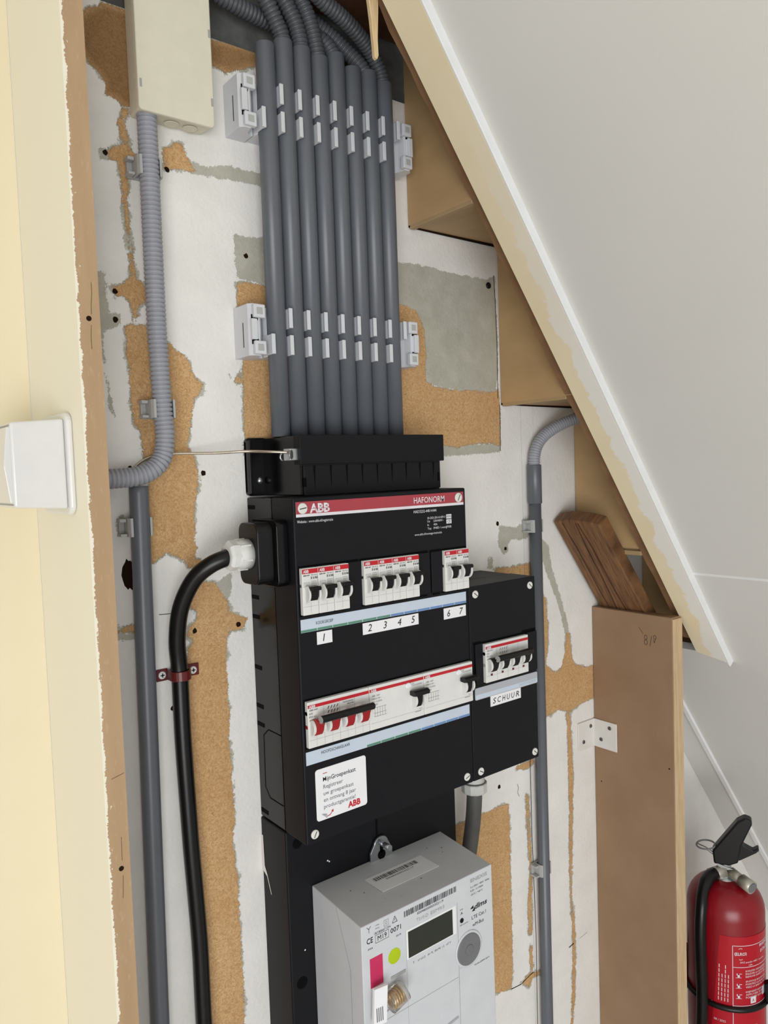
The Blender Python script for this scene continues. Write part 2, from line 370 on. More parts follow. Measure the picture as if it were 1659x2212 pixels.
def wall_material():
    t = NT('flaking_wall_paint')
    def attr(n):
        a = t.new('ShaderNodeAttribute'); a.attribute_name = n; return a.outputs['Fac']
    n1 = t.noise(110, 4, 0.65); n2 = t.noise(600, 3, 0.7)
    rag = t.math('ADD', t.math('MULTIPLY', t.math('SUBTRACT', n1, 0.5), 9.0), t.math('MULTIPLY', t.math('SUBTRACT', n2, 0.5), 7.0))
    mf = t.math('ADD', t.math('MULTIPLY', t.math('ADD', attr('fib'), rag), 1.6), 0.5, True)
    mg = t.math('ADD', t.math('MULTIPLY', t.math('ADD', attr('gry'), rag), 1.6), 0.5, True)
    rim = t.math('ADD', t.math('ADD', attr('fib'), rag), t.math('MULTIPLY', t.math('SUBTRACT', t.noise(38, 4, 0.7), 0.42), 16.0))
    mg = t.math('MAXIMUM', mg, t.math('MULTIPLY', t.math('ADD', t.math('MULTIPLY', rim, 0.8), 0.5, True), t.math('GREATER_THAN', attr('fib'), -7.0)))
    # bare fibre board: short pale and dark fibres
    fa = t.ramp(t.noise(260, 2, 0.6, None, False, 2.2), 0.36, 0.64); fb = t.ramp(t.noise(190, 2, 0.6, None, False, 3.0), 0.58, 0.68)
    fib = t.mix(fa, (182, 142, 96), (213, 177, 130)); fib = t.mix(t.math('MULTIPLY', fb, 0.5), fib, (220, 190, 150))
    dk = t.ramp(t.noise(120, 3, 0.7, None, False, 3.0), 0.67, 0.73); fib = t.mix(t.math('MULTIPLY', dk, 0.65), fib, (112, 76, 44))
    fib = t.mix(t.math('MULTIPLY', t.ramp(t.noise(12, 3), 0.35, 0.7), 0.35), fib, (176, 128, 78))
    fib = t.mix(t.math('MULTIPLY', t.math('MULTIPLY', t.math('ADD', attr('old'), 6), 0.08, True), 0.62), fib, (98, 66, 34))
    # white roller paint and the grey coat below it
    wh = t.mix(t.ramp(t.noise(18, 5), 0.3, 0.72), (226, 224, 219), (238, 236, 231))
    wh = t.mix(t.math('MULTIPLY', t.ramp(t.noise(260, 3, 0.7), 0.63, 0.75), 0.22), wh, (176, 172, 164))
    gr = t.mix(t.ramp(t.noise(40, 4), 0.3, 0.7), (172, 170, 156), (189, 187, 174))
    gr = t.mix(t.math('MULTIPLY', t.ramp(t.noise(420, 3, 0.7), 0.55, 0.7), 0.35), gr, (140, 128, 104))
    c = t.mix(mg, wh, gr); c = t.mix(mf, c, fib)
    paint = t.math('SUBTRACT', 1.0, mf)
    h = t.math('ADD', t.math('MULTIPLY', paint, 1.2), t.math('MULTIPLY', t.noise(210, 3, 0.6), 0.75))
    h = t.math('SUBTRACT', h, t.math('MULTIPLY', t.math('MULTIPLY', mg, paint), 0.4))
    t.bump(h, 0.7, 0.0011)
    return t.out(c, t.math('SUBTRACT', 0.9, t.math('MULTIPLY', paint, 0.25)), 0.25)
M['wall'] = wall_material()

def lines(a, b, step, fine_a=-520, fine_b=830):
    lo, hi = max(a, fine_a), min(b, fine_b); out = []
    if a < lo: out += list(np.linspace(a, lo, max(2, int((lo-a)/80)))[:-1])
    out += list(np.linspace(lo, hi, max(2, int((hi-lo)/step))))
    if b > hi: out += list(np.linspace(hi, b, max(2, int((b-hi)/80)))[1:])
    return np.array(out)
def wall_panel(x0, x1, z0, z1, y, parent, th=7.0):
    xs = lines(x0, x1, 3.5, -600, 700); zs = lines(z0, z1, 3.5)
    X, Z = np.meshgrid(xs, zs); X = X.ravel(); Z = Z.ravel(); nx, nz = len(xs), len(zs)
    fib = np.max([sdf(p, X, Z) for p in FIB], axis=0); gry = np.max([sdf(p, X, Z) for p in GRY], axis=0)
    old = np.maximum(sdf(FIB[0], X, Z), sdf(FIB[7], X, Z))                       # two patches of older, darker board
    me = bpy.data.meshes.new('panel')
    v = np.stack([X/1000, np.full(X.shape, y/1000), (Z+ZO)/1000], 1); k = len(v)
    f = [(j*nx+i, j*nx+i+1, (j+1)*nx+i+1, (j+1)*nx+i) for j in range(nz-1) for i in range(nx-1)]
    rim = [j*nx for j in range(nz)]+[(nz-1)*nx+i for i in range(1, nx)]+[j*nx+nx-1 for j in range(nz-2, -1, -1)]+[i for i in range(nx-2, 0, -1)]
    back = v[rim].copy(); back[:, 1] += th/1000; m = len(rim)
    f += [(rim[i], rim[(i+1) % m], k+(i+1) % m, k+i) for i in range(m)]
    f += [tuple(range(k, k+m))]
    me.from_pydata(np.concatenate([v, back]).tolist(), [], f)
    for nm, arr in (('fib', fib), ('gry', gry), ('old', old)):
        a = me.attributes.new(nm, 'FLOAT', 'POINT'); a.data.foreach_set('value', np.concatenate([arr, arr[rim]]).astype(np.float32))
    me.materials.append(M['wall'])
    o = bpy.data.objects.new('panel', me); COL.objects.link(o); o.parent = parent
    return o

# ------------------------------------------------------------------ the setting
wb = bpy.data.objects.new('wall_back', None); COL.objects.link(wb)
tag(wb, 'white-painted fibreboard wall with large flaked bare patches behind the meter cupboard', 'wall', kind='structure')
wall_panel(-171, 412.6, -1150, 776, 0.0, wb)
wall_panel(413.9, 437.4, -1150, 1150, 0.4, wb)
wall_panel(438.4, 1750, -1150, 1150, 0.2, wb)
bb = MB().box(-171, 1800, 9, 60, -1150, 1250).build('backing', 'concrete', wb, (0, 0, -ZO))
for x, z in HOLES:
    MB().prism([(x+r*math.cos(a), z+r*math.sin(a)*1.1) for a, r in [(2*math.pi*i/9, random.uniform(2.0, 3.0)) for i in range(9)]], 'y', -0.25, 0.3).build('screw_hole', 'hole', wb, (0, 0, -ZO))
MB().prism([(-124+6.8*k*math.cos(t), 265+15*k*math.sin(t)) for t, k in [(i*2*math.pi/22, random.uniform(0.82, 1.12)) for i in range(22)]], 'y', -0.25, 0.3).build('broken_hole', 'hole', wb, (0, 0, -ZO))
bs_ = MB().lathe([(4.2, 0), (4.0, 1.2), (2.5, 1.8)], (358, 0, 583), ((1, 0, 0), (0, 0, 1), (0, -1, 0)), 18).build('black_screw', 'black', wb, (0, 0, -ZO))
ck = MB()
def crack(pts, w):
    for (a, b), (c, d) in zip(pts[:-1], pts[1:]):
        L = math.hypot(c-a, d-b); nx, nz = -(d-b)/L*w, (c-a)/L*w
        ck.add([(a-nx, -0.2, b-nz), (a+nx, -0.2, b+nz), (c+nx, -0.2, d+nz), (c-nx, -0.2, d-nz)], [(0, 1, 2, 3)])
crack([(366, -356), (385, -358), (404, -353), (411, -352)], 0.6); crack([(440, -352), (450, -351.4)], 0.3); crack([(488, -349.6), (499, -347.6)], 0.7); crack([(512, -346), (530, -344)], 0.15)
crack([(388, -78), (390, -84), (388, -90), (391, -96)], 0.3); crack([(-97, 224), (-80, 223), (-68, 223)], 0.3)
crack([(370, 440), (371, 500), (370, 560), (368, 597)], 0.5); crack([(373, 432), (373, 400), (372, 372)], 0.5)
crack([(415.5, 60), (414.5, -150), (418, -300), (416, -480)], 0.5)
ck.flat = True; ck.build('hairline_crack', 'hole', wb, (0, 0, -ZO))

# partition: a board seen end-on, cream paint on its left face, bare ragged end towards the room
def partition_material():
    t = NT('partition_board')
    g = t.new('ShaderNodeNewGeometry'); sp = t.new('ShaderNodeSeparateXYZ'); t.link(g.outputs['Position'], sp.inputs[0])
    n = t.math('ADD', t.math('MULTIPLY', t.math('SUBTRACT', t.noise(45, 6, 0.75), 0.5), 0.007), t.math('MULTIPLY', t.math('SUBTRACT', t.noise(450, 3), 0.5), 0.004))
    edge = t.math('ADD', sp.outputs['X'], n)
    cream = t.math('LESS_THAN', edge, -0.1862)
    fl = t.math('MULTIPLY', t.math('GREATER_THAN', t.noise(420, 3, 0.6, (1, 1, 0.35)), 0.68), t.math('LESS_THAN', edge, -0.1835))
    k = t.math('MAXIMUM', cream, fl)
    w = t.mix(t.ramp(t.noise(30, 5, 0.6, (1, 1, 0.12)), 0.35, 0.65), (172, 143, 110), (186, 157, 123))
    w = t.mix(t.math('MULTIPLY', t.ramp(t.noise(300, 2, 0.6, (1, 1, 0.3)), 0.6, 0.75), 0.4), w, (200, 176, 144))
    c = t.mix(k, w, (238, 232, 213))
    t.bump(t.math('ADD', k, t.math('MULTIPLY', t.noise(260, 3), 0.3)), 0.5, 0.0006)
    return t.out(c, 0.6, 0.25)
M['partition'] = partition_material()
wl = thing('wall_left', 'cream-painted partition board with a bare brown front end beside the light switch', 'wall', (-188, 0, -1150), kind='structure')
MB().box(-188, -171, -104, 45, -1150, 1250).build('board', 'partition', wl, (-188, 0, -1150))
pk = MB()
for x, z in ((-179.4, 474.8), (-178.2, 47.9)): pk.prism(disc(x, z, 2.0, 12), 'y', -104.25, -104)
pk.build('nail_hole', 'hole', wl, (-188, 0, -1150))
pk = MB()
for q in (((-176.4, 502), (-176.2, 494), (-177.2, 486), (-177.4, 478)), ((-178, 470), (-178.6, 461), (-178.4, 452)), ((-176.9, 73), (-177.2, 54)), ((-177.1, 42), (-178.1, 24)), ((-182.1, 120.6), (-172, 123))):
    for (a, b), (c, d) in zip(q[:-1], q[1:]):
        w = 0.13; hz = abs(c-a) > abs(d-b)
        pk.add([(a-(0 if hz else w), -104.2, b-(w if hz else 0)), (a+(0 if hz else w), -104.2, b+(w if hz else 0)), (c+(0 if hz else w), -104.2, d+(w if hz else 0)), (c-(0 if hz else w), -104.2, d-(w if hz else 0))], [(0, 1, 2, 3)])
pk.flat = True; pk.build('grain_split', 'hole', wl, (-188, 0, -1150))
tag(MB().box(-2600, -188.2, 45, 95, -1150, 1250).build('wall_far', 'wall_yellow'), 'pale yellow painted wall beyond the light switch', 'wall', kind='structure')
tag(MB().box(-2600, -222, -2600, 60, 1250, 1290).build('ceiling_flat', 'soffit'), 'flat white ceiling over the room beside the stairs', 'ceiling', kind='structure')
tag(MB().box(-2600, 1800, -2600, 60, -1180, -1150).build('floor', 'floor'), 'plain floor below the stairs', 'floor', kind='structure')

# sloping soffit below the stairs: coordinates along the slope (s), across (Y) and off the plane (o)
PM = Vector((869.5, 0, -236.5)); SD = Vector((150, 0, -203)).normalized(); SN = Vector((-SD.z, 0, SD.x))
def SO(s, y, o): p = PM+SD*s+SN*o; return (p.x, y, p.z)
so = thing('ceiling', 'white sloping soffit panels closing the underside of the stairs', 'ceiling', (0, -600, 0), kind='structure')
og = (0, -600, 0)
MB().prism([(-1850, -166), (-551, -166), (-551, -1300), (-1850, -1300)], None, 0, 12, fn=lambda s, y, o: SO(s, y, o)).build('panel', 'soffit', so, og)
MB().prism([(-549.6, -166), (-395, -166), (-395, -0.5), (1100, -0.5), (1100, -1300), (-549.6, -1300)], None, 0, 12, fn=lambda s, y, o: SO(s, y, o)).build('panel', 'soffit', so, og)
MB().prism([(-552, -168), (-548, -168), (-548, -1300), (-552, -1300)], None, -0.15, 11.9, fn=lambda s, y, o: SO(s, y, o)).build('joint_filler', 'trim_white', so, og)
tr = MB().prism([(-395, -42), (-395, -51), (1000, -86), (1000, -77)], None, -5, 0, 1.2, fn=lambda s, y, o: SO(s, y, o)).build('trim_1', 'trim_white')
tag(tr, 'thin white cover strip running down the soffit behind the fire extinguisher', 'trim', kind='structure')

def string_material():
    t = NT('string_worn_paint')
    k = t.math('MULTIPLY', t.ramp(t.noise(26, 5, 0.6), 0.5, 0.56), 1.0)
    g = t.new('ShaderNodeNewGeometry'); sp = t.new('ShaderNodeSeparateXYZ'); t.link(g.outputs['Position'], sp.inputs[0])
    e = t.math('ADD', sp.outputs['Y'], t.math('MULTIPLY', t.math('SUBTRACT', t.noise(22, 6, 0.7), 0.5), 0.05))
    low = t.ramp(sp.outputs['Z'], 1.85, 1.60)
    white = t.math('MULTIPLY', t.math('MULTIPLY', t.math('SUBTRACT', -0.146, e), 400, True), low, True)
    c = t.mix(t.ramp(t.noise(12, 4), 0.3, 0.7), (232, 217, 182), (238, 225, 194))
    c = t.mix(white, c, (236, 234, 226))
    t.bump(t.noise(300, 3), 0.3, 0.0004)
    return t.out(c, 0.55, 0.3)
M['string_paint'] = string_material()
st = thing('stair_string', 'cream-painted sloping stair string with a white front edge under the stairs', 'stair string', SO(-900, -145, 0), kind='structure')
og = SO(-900, -145, 0)
MB().prism([(-1850, -121.6), (-405, -126.5), (-393, -167), (-1850, -162)], None, -10, 34, 0.6, 1, fn=lambda s, y, o: SO(s, y, o)).build('board', 'string_paint', st, og)
MB().prism([(-1850, -161.8), (-392, -167.2), (-386, -170), (-1850, -164.2)], None, -10.4, 6, 0.5, 1, fn=lambda s, y, o: SO(s, y, o)).build('edge_strip', 'trim_white', st, og)
rg = [(-1850, -107)]
for i in range(56): rg.append((-1540+i*20, -106.5+random.uniform(-1.6, 1.2)))
rg += [(-420, -108), (-420, -127), (-1850, -124)]
MB().prism(rg, None, 0.5, 30, fn=lambda s, y, o: SO(s, y, o)).build('inner_board', 'string', st, og)

# the stairs from below
sc = thing('staircase', 'wooden stair risers and treads seen from below beside the sloping string', 'stairs', (226, -400, 635), kind='structure')
og = (226, -400, 635)
for k in range(-3, 6):
    up = 13.0 if k > 2 else 0.0
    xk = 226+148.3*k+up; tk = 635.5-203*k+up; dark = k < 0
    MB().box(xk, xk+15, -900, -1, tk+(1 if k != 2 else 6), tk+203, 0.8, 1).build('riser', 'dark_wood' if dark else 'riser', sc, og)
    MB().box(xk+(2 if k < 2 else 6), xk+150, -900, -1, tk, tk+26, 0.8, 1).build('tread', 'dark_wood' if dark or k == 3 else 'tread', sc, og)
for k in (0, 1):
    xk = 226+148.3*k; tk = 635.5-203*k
    MB().prism([(xk+1, tk-1.0), (xk+60, tk-1.8), (xk+148, tk-2.6), (xk+148, tk+2), (xk+1, tk+2)], 'y', -3.5, -0.6).build('gap_shade_strip', 'hole', sc, og)  # solid dark strip painting in the shade of the gap between tread and wall
for k in (0, 1, 2):
    xk = 226+148.3*k; tk = 635.5-203*k
    MB().box(xk+1, xk+9, -106, -2, tk-3.0, tk+3, 0.6, 1).build('glue_bead', 'tread', sc, og)

# plank nailed under the stairs
pl = thing('old_plank', 'rough dark brown plank nailed at a slant under the stairs, above the leaning panel', 'plank', SO(-560, -43, -10)); og = SO(-560, -43, -10)
MB().prism([(-647, -5), (-652, -30), (-649, -62), (-644, -80), (-446, -84), (-446, -8)], None, -20, 0, 1.6, 2, fn=lambda s, y, o: SO(s, y, o)).build('plank_body', 'beam', pl, og)
gb = MB()
for y0, y1 in ((-42, -36), (-46, -55), (-20, -26)):
    gb.prism([(-646, y0-0.7), (-600, y0*0.6+y1*0.4-1.2), (-520, (y0+y1)/2-1), (-447, y1-0.8), (-447, y1+0.8), (-520, (y0+y1)/2+1), (-600, y0*0.6+y1*0.4+1), (-646, y0+0.7)], None, -20.3, -19.5, fn=lambda s, y, o: SO(s, y, o))
gb.build('grain_split', 'dark_wood', pl, og)

# upright panel and its corner bracket
mp = thing('upright_panel', 'tall brown hardboard panel standing at right angles to the wall under the stairs', 'panel', (566, -65, -1150)); og = (566, -65, -1150)
b1 = MB().box(556, 576, -130, -0.8, -1150, 141, 0.8, 1).build('board', 'mdf', mp, og)
MB().box(556, 577, -132.5, -130, -1150, 139, 0.5, 1).build('edge_lath', 'pine', mp, og)
sp_ = MB()
def stroke(pts, w, x):
    for (a, b), (c, d) in zip(pts[:-1], pts[1:]):
        L = math.hypot(c-a, d-b) or 1; n1, n2 = -(d-b)/L*w, (c-a)/L*w
        sp_.add([(x, a-n1, b-n2), (x, a+n1, b+n2), (x, c+n1, d+n2), (x, c-n1, d-n2)], [(0, 1, 2, 3)])
def loop(cy, cz, ry, rz): return [(cy+ry*math.cos(i*math.pi/8), cz+rz*math.sin(i*math.pi/8)) for i in range(17)]
stroke(loop(-90, 109, 2.2, 3), 0.3, 555.8); stroke(loop(-90, 102, 2.4, 3.4), 0.3, 555.8)
stroke([(-99, 112), (-96.5, 98)], 0.3, 555.8); stroke(loop(-104, 111, 2, 2.6), 0.3, 555.8); stroke([(-102, 108), (-103, 103), (-105, 108)], 0.3, 555.8)
stroke([(-79, 122), (-83, 117), (-86, 113)], 0.25, 555.8)
sp_.flat = True; sp_.build('pencil_mark', 'pencil', mp, og)
for y, z, r in ((-123, -67, 1.2), (-12, -118, 1.0)): MB().cyl((555.8, y, z), (556.2, y, z), r, n=10).build('speck', 'hole', mp, og)
bk = thing('corner_bracket', 'white painted steel corner bracket joining the upright panel to the wall', 'bracket', (556, 0, -46)); og = (556, 0, -46)
MB().box(517.5, 556, -2, 0, -66.8, -25.5, 0.4, 1).build('wall_leaf', 'bracket', bk, og)
MB().box(554, 556, -40.6, 0, -66.8, -25.5, 0.4, 1).build('panel_leaf', 'bracket', bk, og)
for p, q in (((546, -2, -35), (546, -2.9, -35)), ((529, -2, -55), (529, -2.9, -55)), ((554, -29, -34), (553.1, -29, -34)), ((554, -14, -54), (553.1, -14, -54))):
    s_ = MB().cyl(p, q, 3.0, 2.5, 16).build('screw', 'wood_screw', bk, og)
    d = Vector(q)-Vector(p); e = Vector(q)+d*0.15
    c = MB(); u = Vector((0, 0, 1)); w = d.normalized().cross(u)
    for a in (u, w):
        b_ = a.cross(d.normalized())
        c.add([tuple(e+a*1.7+b_*0.35), tuple(e+a*1.7-b_*0.35), tuple(e-a*1.7-b_*0.35), tuple(e-a*1.7+b_*0.35)], [(0, 1, 2, 3)])
    c.flat = True; c.build('cross_slot', 'slot', s_, og)

# torn sliver of wood hanging from the string
sl = MB().prism([(91, 830), (104, 830), (103.5, 790), (101.5, 760), (101.8, 745), (100, 741), (97, 743), (96.5, 752), (94.5, 775), (92, 795)], 'y', -113, -108, 0.7, 1)
tag(sl.build('wood_sliver', 'splinter', None), 'pale pointed sliver of split wood hanging beside the bent conduits', 'wood sliver')
# ------------------------------------------------------------------ main distribution board (X 0..220, Z 0..330, front at Y -90)
def face_screw(parent, org, x, z, ang, r=4.4, y=-90):
    h = MB().lathe([(r, 0), (r, 1.0), (r*0.82, 1.6)], (x, y, z), ((1, 0, 0), (0, 0, 1), (0, -1, 0)), 24).build('screw', 'screw', parent, org)
    c, s_ = math.cos(math.radians(ang)), math.sin(math.radians(ang)); q = MB(); q.flat = True
    q.add([(x+a*c*r*0.72-b*s_*0.45, y-1.75, z+a*s_*r*0.72+b*c*0.45) for a, b in ((-1, -1), (1, -1), (1, 1), (-1, 1))], [(0, 1, 2, 3)])
    q.build('screw_slot', 'slot', h, org); return h

D0 = (110, -45, 0)
db = thing('distribution_board', 'large black wall-mounted fuse box with a faded red top band and two rows of breakers', 'fuse box', D0)
bs = MB().box(0.6, 219.4, -50, 0, 0, 329.5, 1.2).build('base', 'gloss_black', db, D0)
cv = MB().box(0, 220, -90, -51, 0, 330, 1.5).build('cover', 'cover', db, D0)
for z in (320, 229, 209, 157, 117, 98, 7):
    MB().box(0.2, 1.2, -16, -2, z-2, z+2).build('notch', 'deep', bs, D0)
ko = MB(); pts = [(-50, 96), (-24, 96), (-14, 88), (-13, 34), (-22, 25), (-48, 25)]
for (a, b), (c, d) in zip(pts[:-1], pts[1:]):
    L = math.hypot(c-a, d-b); n1, n2 = -(d-b)/L*0.5, (c-a)/L*0.5
    ko.add([(0.3, a-n1, b-n2), (0.3, a+n1, b+n2), (0.3, c+n1, d+n2), (0.3, c-n1, d-n2)], [(0, 1, 2, 3)])
ko.flat = True; ko.build('knockout', 'deep', bs, D0)
bd = MB().box(3.1, 216.6, -90.3, -89.9, 311.7, 325.9).build('title_band', 'white_ink', db, D0)
MB().box(3.1, 216.6, -90.45, -90.2, 314.5, 325.9).build('red_field', 'band', bd, D0)
face_screw(db, D0, 10, 319.8, 8, 5.2, -90.4); face_screw(db, D0, 208.7, 319.9, 62, 5.2, -90.4)
lt = MB().text('ABB', 18, 40.5, 315.4, 8.2, -90.6, bold=0.035)
lt.cut().text('HAFONORM', 145.5, 188.3, 316.8, 6.2, -90.6, bold=0.006)
lt.build_each('title_lettering', 'white_ink', bd, D0)
cr = MB()
for x in (24, 25.0, 31.6, 38.2): cr.rect(x-0.15, x+0.15, 315, 324, -90.75)
cr.rect(19.5, 40.5, 319.0, 319.3, -90.75); cr.build('logo_cut', 'band', bd, D0)
lt = MB().text('Website : www.abb.nl/registratie', 3.9, 44, 306.2, 2.6, -90.3)
lt.cut().text('HAD3232-44K+H44', 145, 176.5, 306.6, 3.0, -90.3)
for z, a, b, c in ((299.2, '30-2021,EN 61439-3', None, 163.5), (295.8, 'Ue', '230/400V~', 163.5), (292.0, 'In', '40A', 163.5), (288.2, 'Top', 'IP40D / overig', 163.5)):
    lt.cut()
    if b is None: lt.text(a, c, 189, z, 2.3, -90.3)
    else: lt.text(a, c, None, z, 2.3, -90.3); lt.text(b, c+8.5, None, z, 2.3, -90.3)
lt.text('IP30B', 190.5, 197.5, 288.2, 2.3, -90.3)
lt.cut().text('www.abb.nl/montage-instructie', 145.4, 183.5, 283.0, 2.3, -90.3)
lt.cut().rect(190.5, 198, 298, 302.6, -90.3); lt.cut().rect(190.5, 198, 292.6, 297.2, -90.3)
lt.build_each('small_print', 'white_ink', db, D0)
lt = MB().text('CE', 192, 196.6, 293.5, 2.8, -90.4); lt.cut().text('KIWA', 191.2, 197.4, 299.2, 2.4, -90.4); lt.build_each('mark_print', 'ink', db, D0)

def label_strip(parent, org, x0, x1, z0, z1, word, wx0, wx1, wz, first=0, ng=6):
    s_ = MB().box(x0, x1, -90.35, -89.9, z0, z1).build('label_strip', 'strip', parent, org)
    w = (x1-x0)/12.0
    for i in range(first, 12):
        MB().rect(x0+i*w+(0.5 if i > first else 0), x0+(i+1)*w-0.3, z0+0.2, z0+2.4, -90.5).build('colour_bar', 'green_ink' if i < ng else 'blue_ink', s_, org)
    MB().text(word, wx0, wx1, wz, 3.0, -90.5).build('lettering', 'ink', s_, org)
label_strip(db, D0, 3.2, 216.2, 203.4, 215.8, 'KOOKGROEP', 20, 39.5, 209.2)
label_strip(db, D0, 3.0, 216.6, 76.9, 89.6, 'HOOFDSCHAKELAAR', 20, 53.5, 84.2, 4, 8)
for x0, x1, z0, z1, marks in ((20.5, 37.9, 189.6, 201.7, (('1', 27.0),)), (74.4, 146.9, 190.2, 201.8, (('2', 80.5), ('3', 100.0), ('4', 118.6), ('5', 136.8))), (182.7, 215.4, 189.4, 201.4, (('6', 187.5), ('7', 205.5)))):
    n_ = MB().box(x0, x1, -90.4, -89.9, z0, z1, 0.1, 1).build('number_label', 'paper', db, D0)
    q = MB()
    for ch, x in marks: q.cut().text(ch, x, None, z0+2.6, 7.2, -90.6, shear=0.2)
    q.build_each('numeral', 'ink', n_, D0)
face_screw(db, D0, 9.2, 9.1, 62); face_screw(db, D0, 209.8, 8.9, 20)
sk = MB().prism(rrect(12.2, 71.9, 19.8, 70.0, 3), 'y', -90.4, -89.9).build('sticker', 'paper', db, D0)
MB().text('MijnGroepenkast', 20.6, 59, 57.2, 4.2, -90.6, bold=0.004).build('heading', 'ink', sk, D0)
q = MB()
for i, (w, x1) in enumerate((('Registreer', 43.5), ('uw groepenkast', 56), ('en ontvang 8 jaar', 58.5), ('productgarantie!', 57.8))): q.text(w, 20.6, x1, 50.0-i*6.5, 3.9, -90.6)
q.build('body_text', 'grey_ink', sk, D0)
q = MB().text('ABB', 48.5, 63.5, 23.0, 5.8, -90.6, bold=0.035); q.cut().rect(20.6, 25.5, 64.6, 65.2, -90.6)
q.cut().add([(24, -90.6, 22.6), (27, -90.6, 23.2), (29.6, -90.6, 25.6), (30.2, -90.6, 25.2), (27.4, -90.6, 22.5), (24, -90.6, 21.9)], [(0, 1, 2, 3, 4, 5)])
q.add([(28.6, -90.6, 26), (31.2, -90.6, 27.6), (31, -90.6, 24.5)], [(0, 1, 2)]); q.build_each('red_print', 'red_ink', sk, D0)
MB().add([(17.5, -90.5, 26), (24, -90.5, 20), (22.5, -92.5, 24.5), (19, -92.2, 25.6)], [(0, 1, 2, 3)]).build('curled_corner', 'silver', sk, D0)
# blanking plates and clip slots round the breaker windows
for x0, x1 in ((57.5, 73.6), (147, 163.5), (165.5, 181.3)):
    MB().box(x0, x1, -92.6, -89.8, 221, 264.5, 0.8).build('blanking_plate', 'cover', db, D0)
for x0, x1, z in ((58, 72, 265.6), (147, 162, 265.6), (166, 181, 265.6), (150, 160, 218.9), (168, 178, 218.9)):
    MB().box(x0, x1, -90.6, -89.8, z-0.8, z+0.8).build('clip_slot', 'deep', db, D0)
for x0, x1, z0, z1 in ((2.6, 218.2, 92.6, 140.2), (2.6, 57.5, 218.6, 266.2), (73.8, 146.8, 218.6, 266.2), (181.2, 218.4, 218.6, 266.2)):
    MB().box(x0, x1, -90.25, -89.8, z0, z1).build('window_gap', 'deep', db, D0)

# ------------------------------------------------------------------ breakers (local: x right, y 0 on the cover, z up)
def cheek(mb, x0, x1, yc, zc, r):
    prof = [(yc, zc-r*0.95)]+[(yc-r*math.cos(math.radians(a)), zc+r*math.sin(math.radians(a))) for a in range(-75, 66, 14)]+[(yc, zc+r*0.8)]
    mb.prism(prof, 'x', x0, x1, 0.3, 1)
def tile_grooves(w, n, parent, hz=8.0, top=14):
    g = MB()
    for i in range(n): g.rect(w*(i+0.5)/n-0.12, w*(i+0.5)/n+0.12, 1.2, top, -5.35)
    g.rect(0.6, w-0.6, hz, hz+0.22, -5.35); g.build('face_groove', 'groove', parent)
def mcb():
    t = thing('miniature_breaker', '', 'breaker')
    w = 17.4
    MB().box(0.1, w, -5.2, 0, 0, 44, 0.7).build('body', 'white', t)
    b = MB().box(0.3, w-0.2, -5.45, -5.0, 38.9, 43.2).build('red_stripe', 'red', t)
    MB().text('ABB', 1.2, 7.2, 39.7, 2.7, -5.6, bold=0.03).build('lettering', 'white_ink', b)
    q = MB().text('ABB-HAF', 1.0, 8.2, 36.6, 1.3, -5.4, bold=0.02); q.text('S201-B16', 9.6, 16.2, 36.7, 1.2, -5.4); q.text('B 16 NA', 9.6, 17.0, 33.6, 2.2, -5.4, bold=0.03)
    q.build('print', 'ink', t)
    q = MB()
    for a, b, e, g in ((1.6, 8.0, 26.2, 26.6), (1.6, 8.0, 30.4, 30.8), (1.6, 2.0, 26.2, 30.8), (7.6, 8.0, 26.2, 30.8), (3, 3.6, 27.2, 29.8), (4.4, 5.0, 27.2, 29.8), (5.8, 6.4, 27.2, 29.8)): q.rect(a, b, e, g, -5.38)
    for i in range(4): q.rect(10.0+i*1.7, 10.35+i*1.7, 27.0, 31.6, -5.38)
    for z in (27.0, 29.2, 31.3): q.rect(10, 15.4, z, z+0.3, -5.38)
    q.build('symbol_print', 'groove', t)
    tile_grooves(w, 1, t)
    c = MB(); cheek(c, 2.6, 4.6, -4.6, 20, 8.6); cheek(c, 14.0, 16.0, -4.6, 20, 8.6); c.box(5, 14, -8.6, -5, 12.2, 14.4, 0.5)
    c.build('toggle_cradle', 'white', t)
    MB().prism([(-5, 26.2), (-11, 27.6), (-14.6, 26.8), (-15, 24.6), (-12.2, 22.4), (-11.4, 17.4), (-9, 13.8), (-5, 13.2)], 'x', 4.7, 13.9, 0.5).prism([(-9, 26.6), (-14.2, 27.6), (-15.6, 26.2), (-15, 23.6), (-11, 23.4)], 'x', 3.9, 14.8, 0.6).build('toggle', 'black', t)
    MB().cyl((0.12, -2.2, 27.5), (-0.1, -2.2, 27.5), 1.6, n=12).build('side_rivet', 'steel', t)
    return t
proto = mcb()
slots = [(0, 'leftmost of the three above the KOOKGROEP strip'), (1, 'middle of the three above the KOOKGROEP strip'), (2, 'rightmost of the three above the KOOKGROEP strip'),
         (4, 'leftmost of the four in the middle group'), (5, 'second of the four in the middle group'), (6, 'third of the four in the middle group'), (7, 'rightmost of the four in the middle group'), (10, 'left one of the pair on the right'), (11, 'right one of the pair on the right')]
for i, (k, w) in enumerate(slots):
    o = proto if i == 0 else copy_tree(proto)
    place(o, (3.5+17.83*k, -90.3, 220.3-0.12*0))
    tag(o, 'white miniature breaker with black toggle, '+w, 'breaker', 'miniature breakers in the upper row')

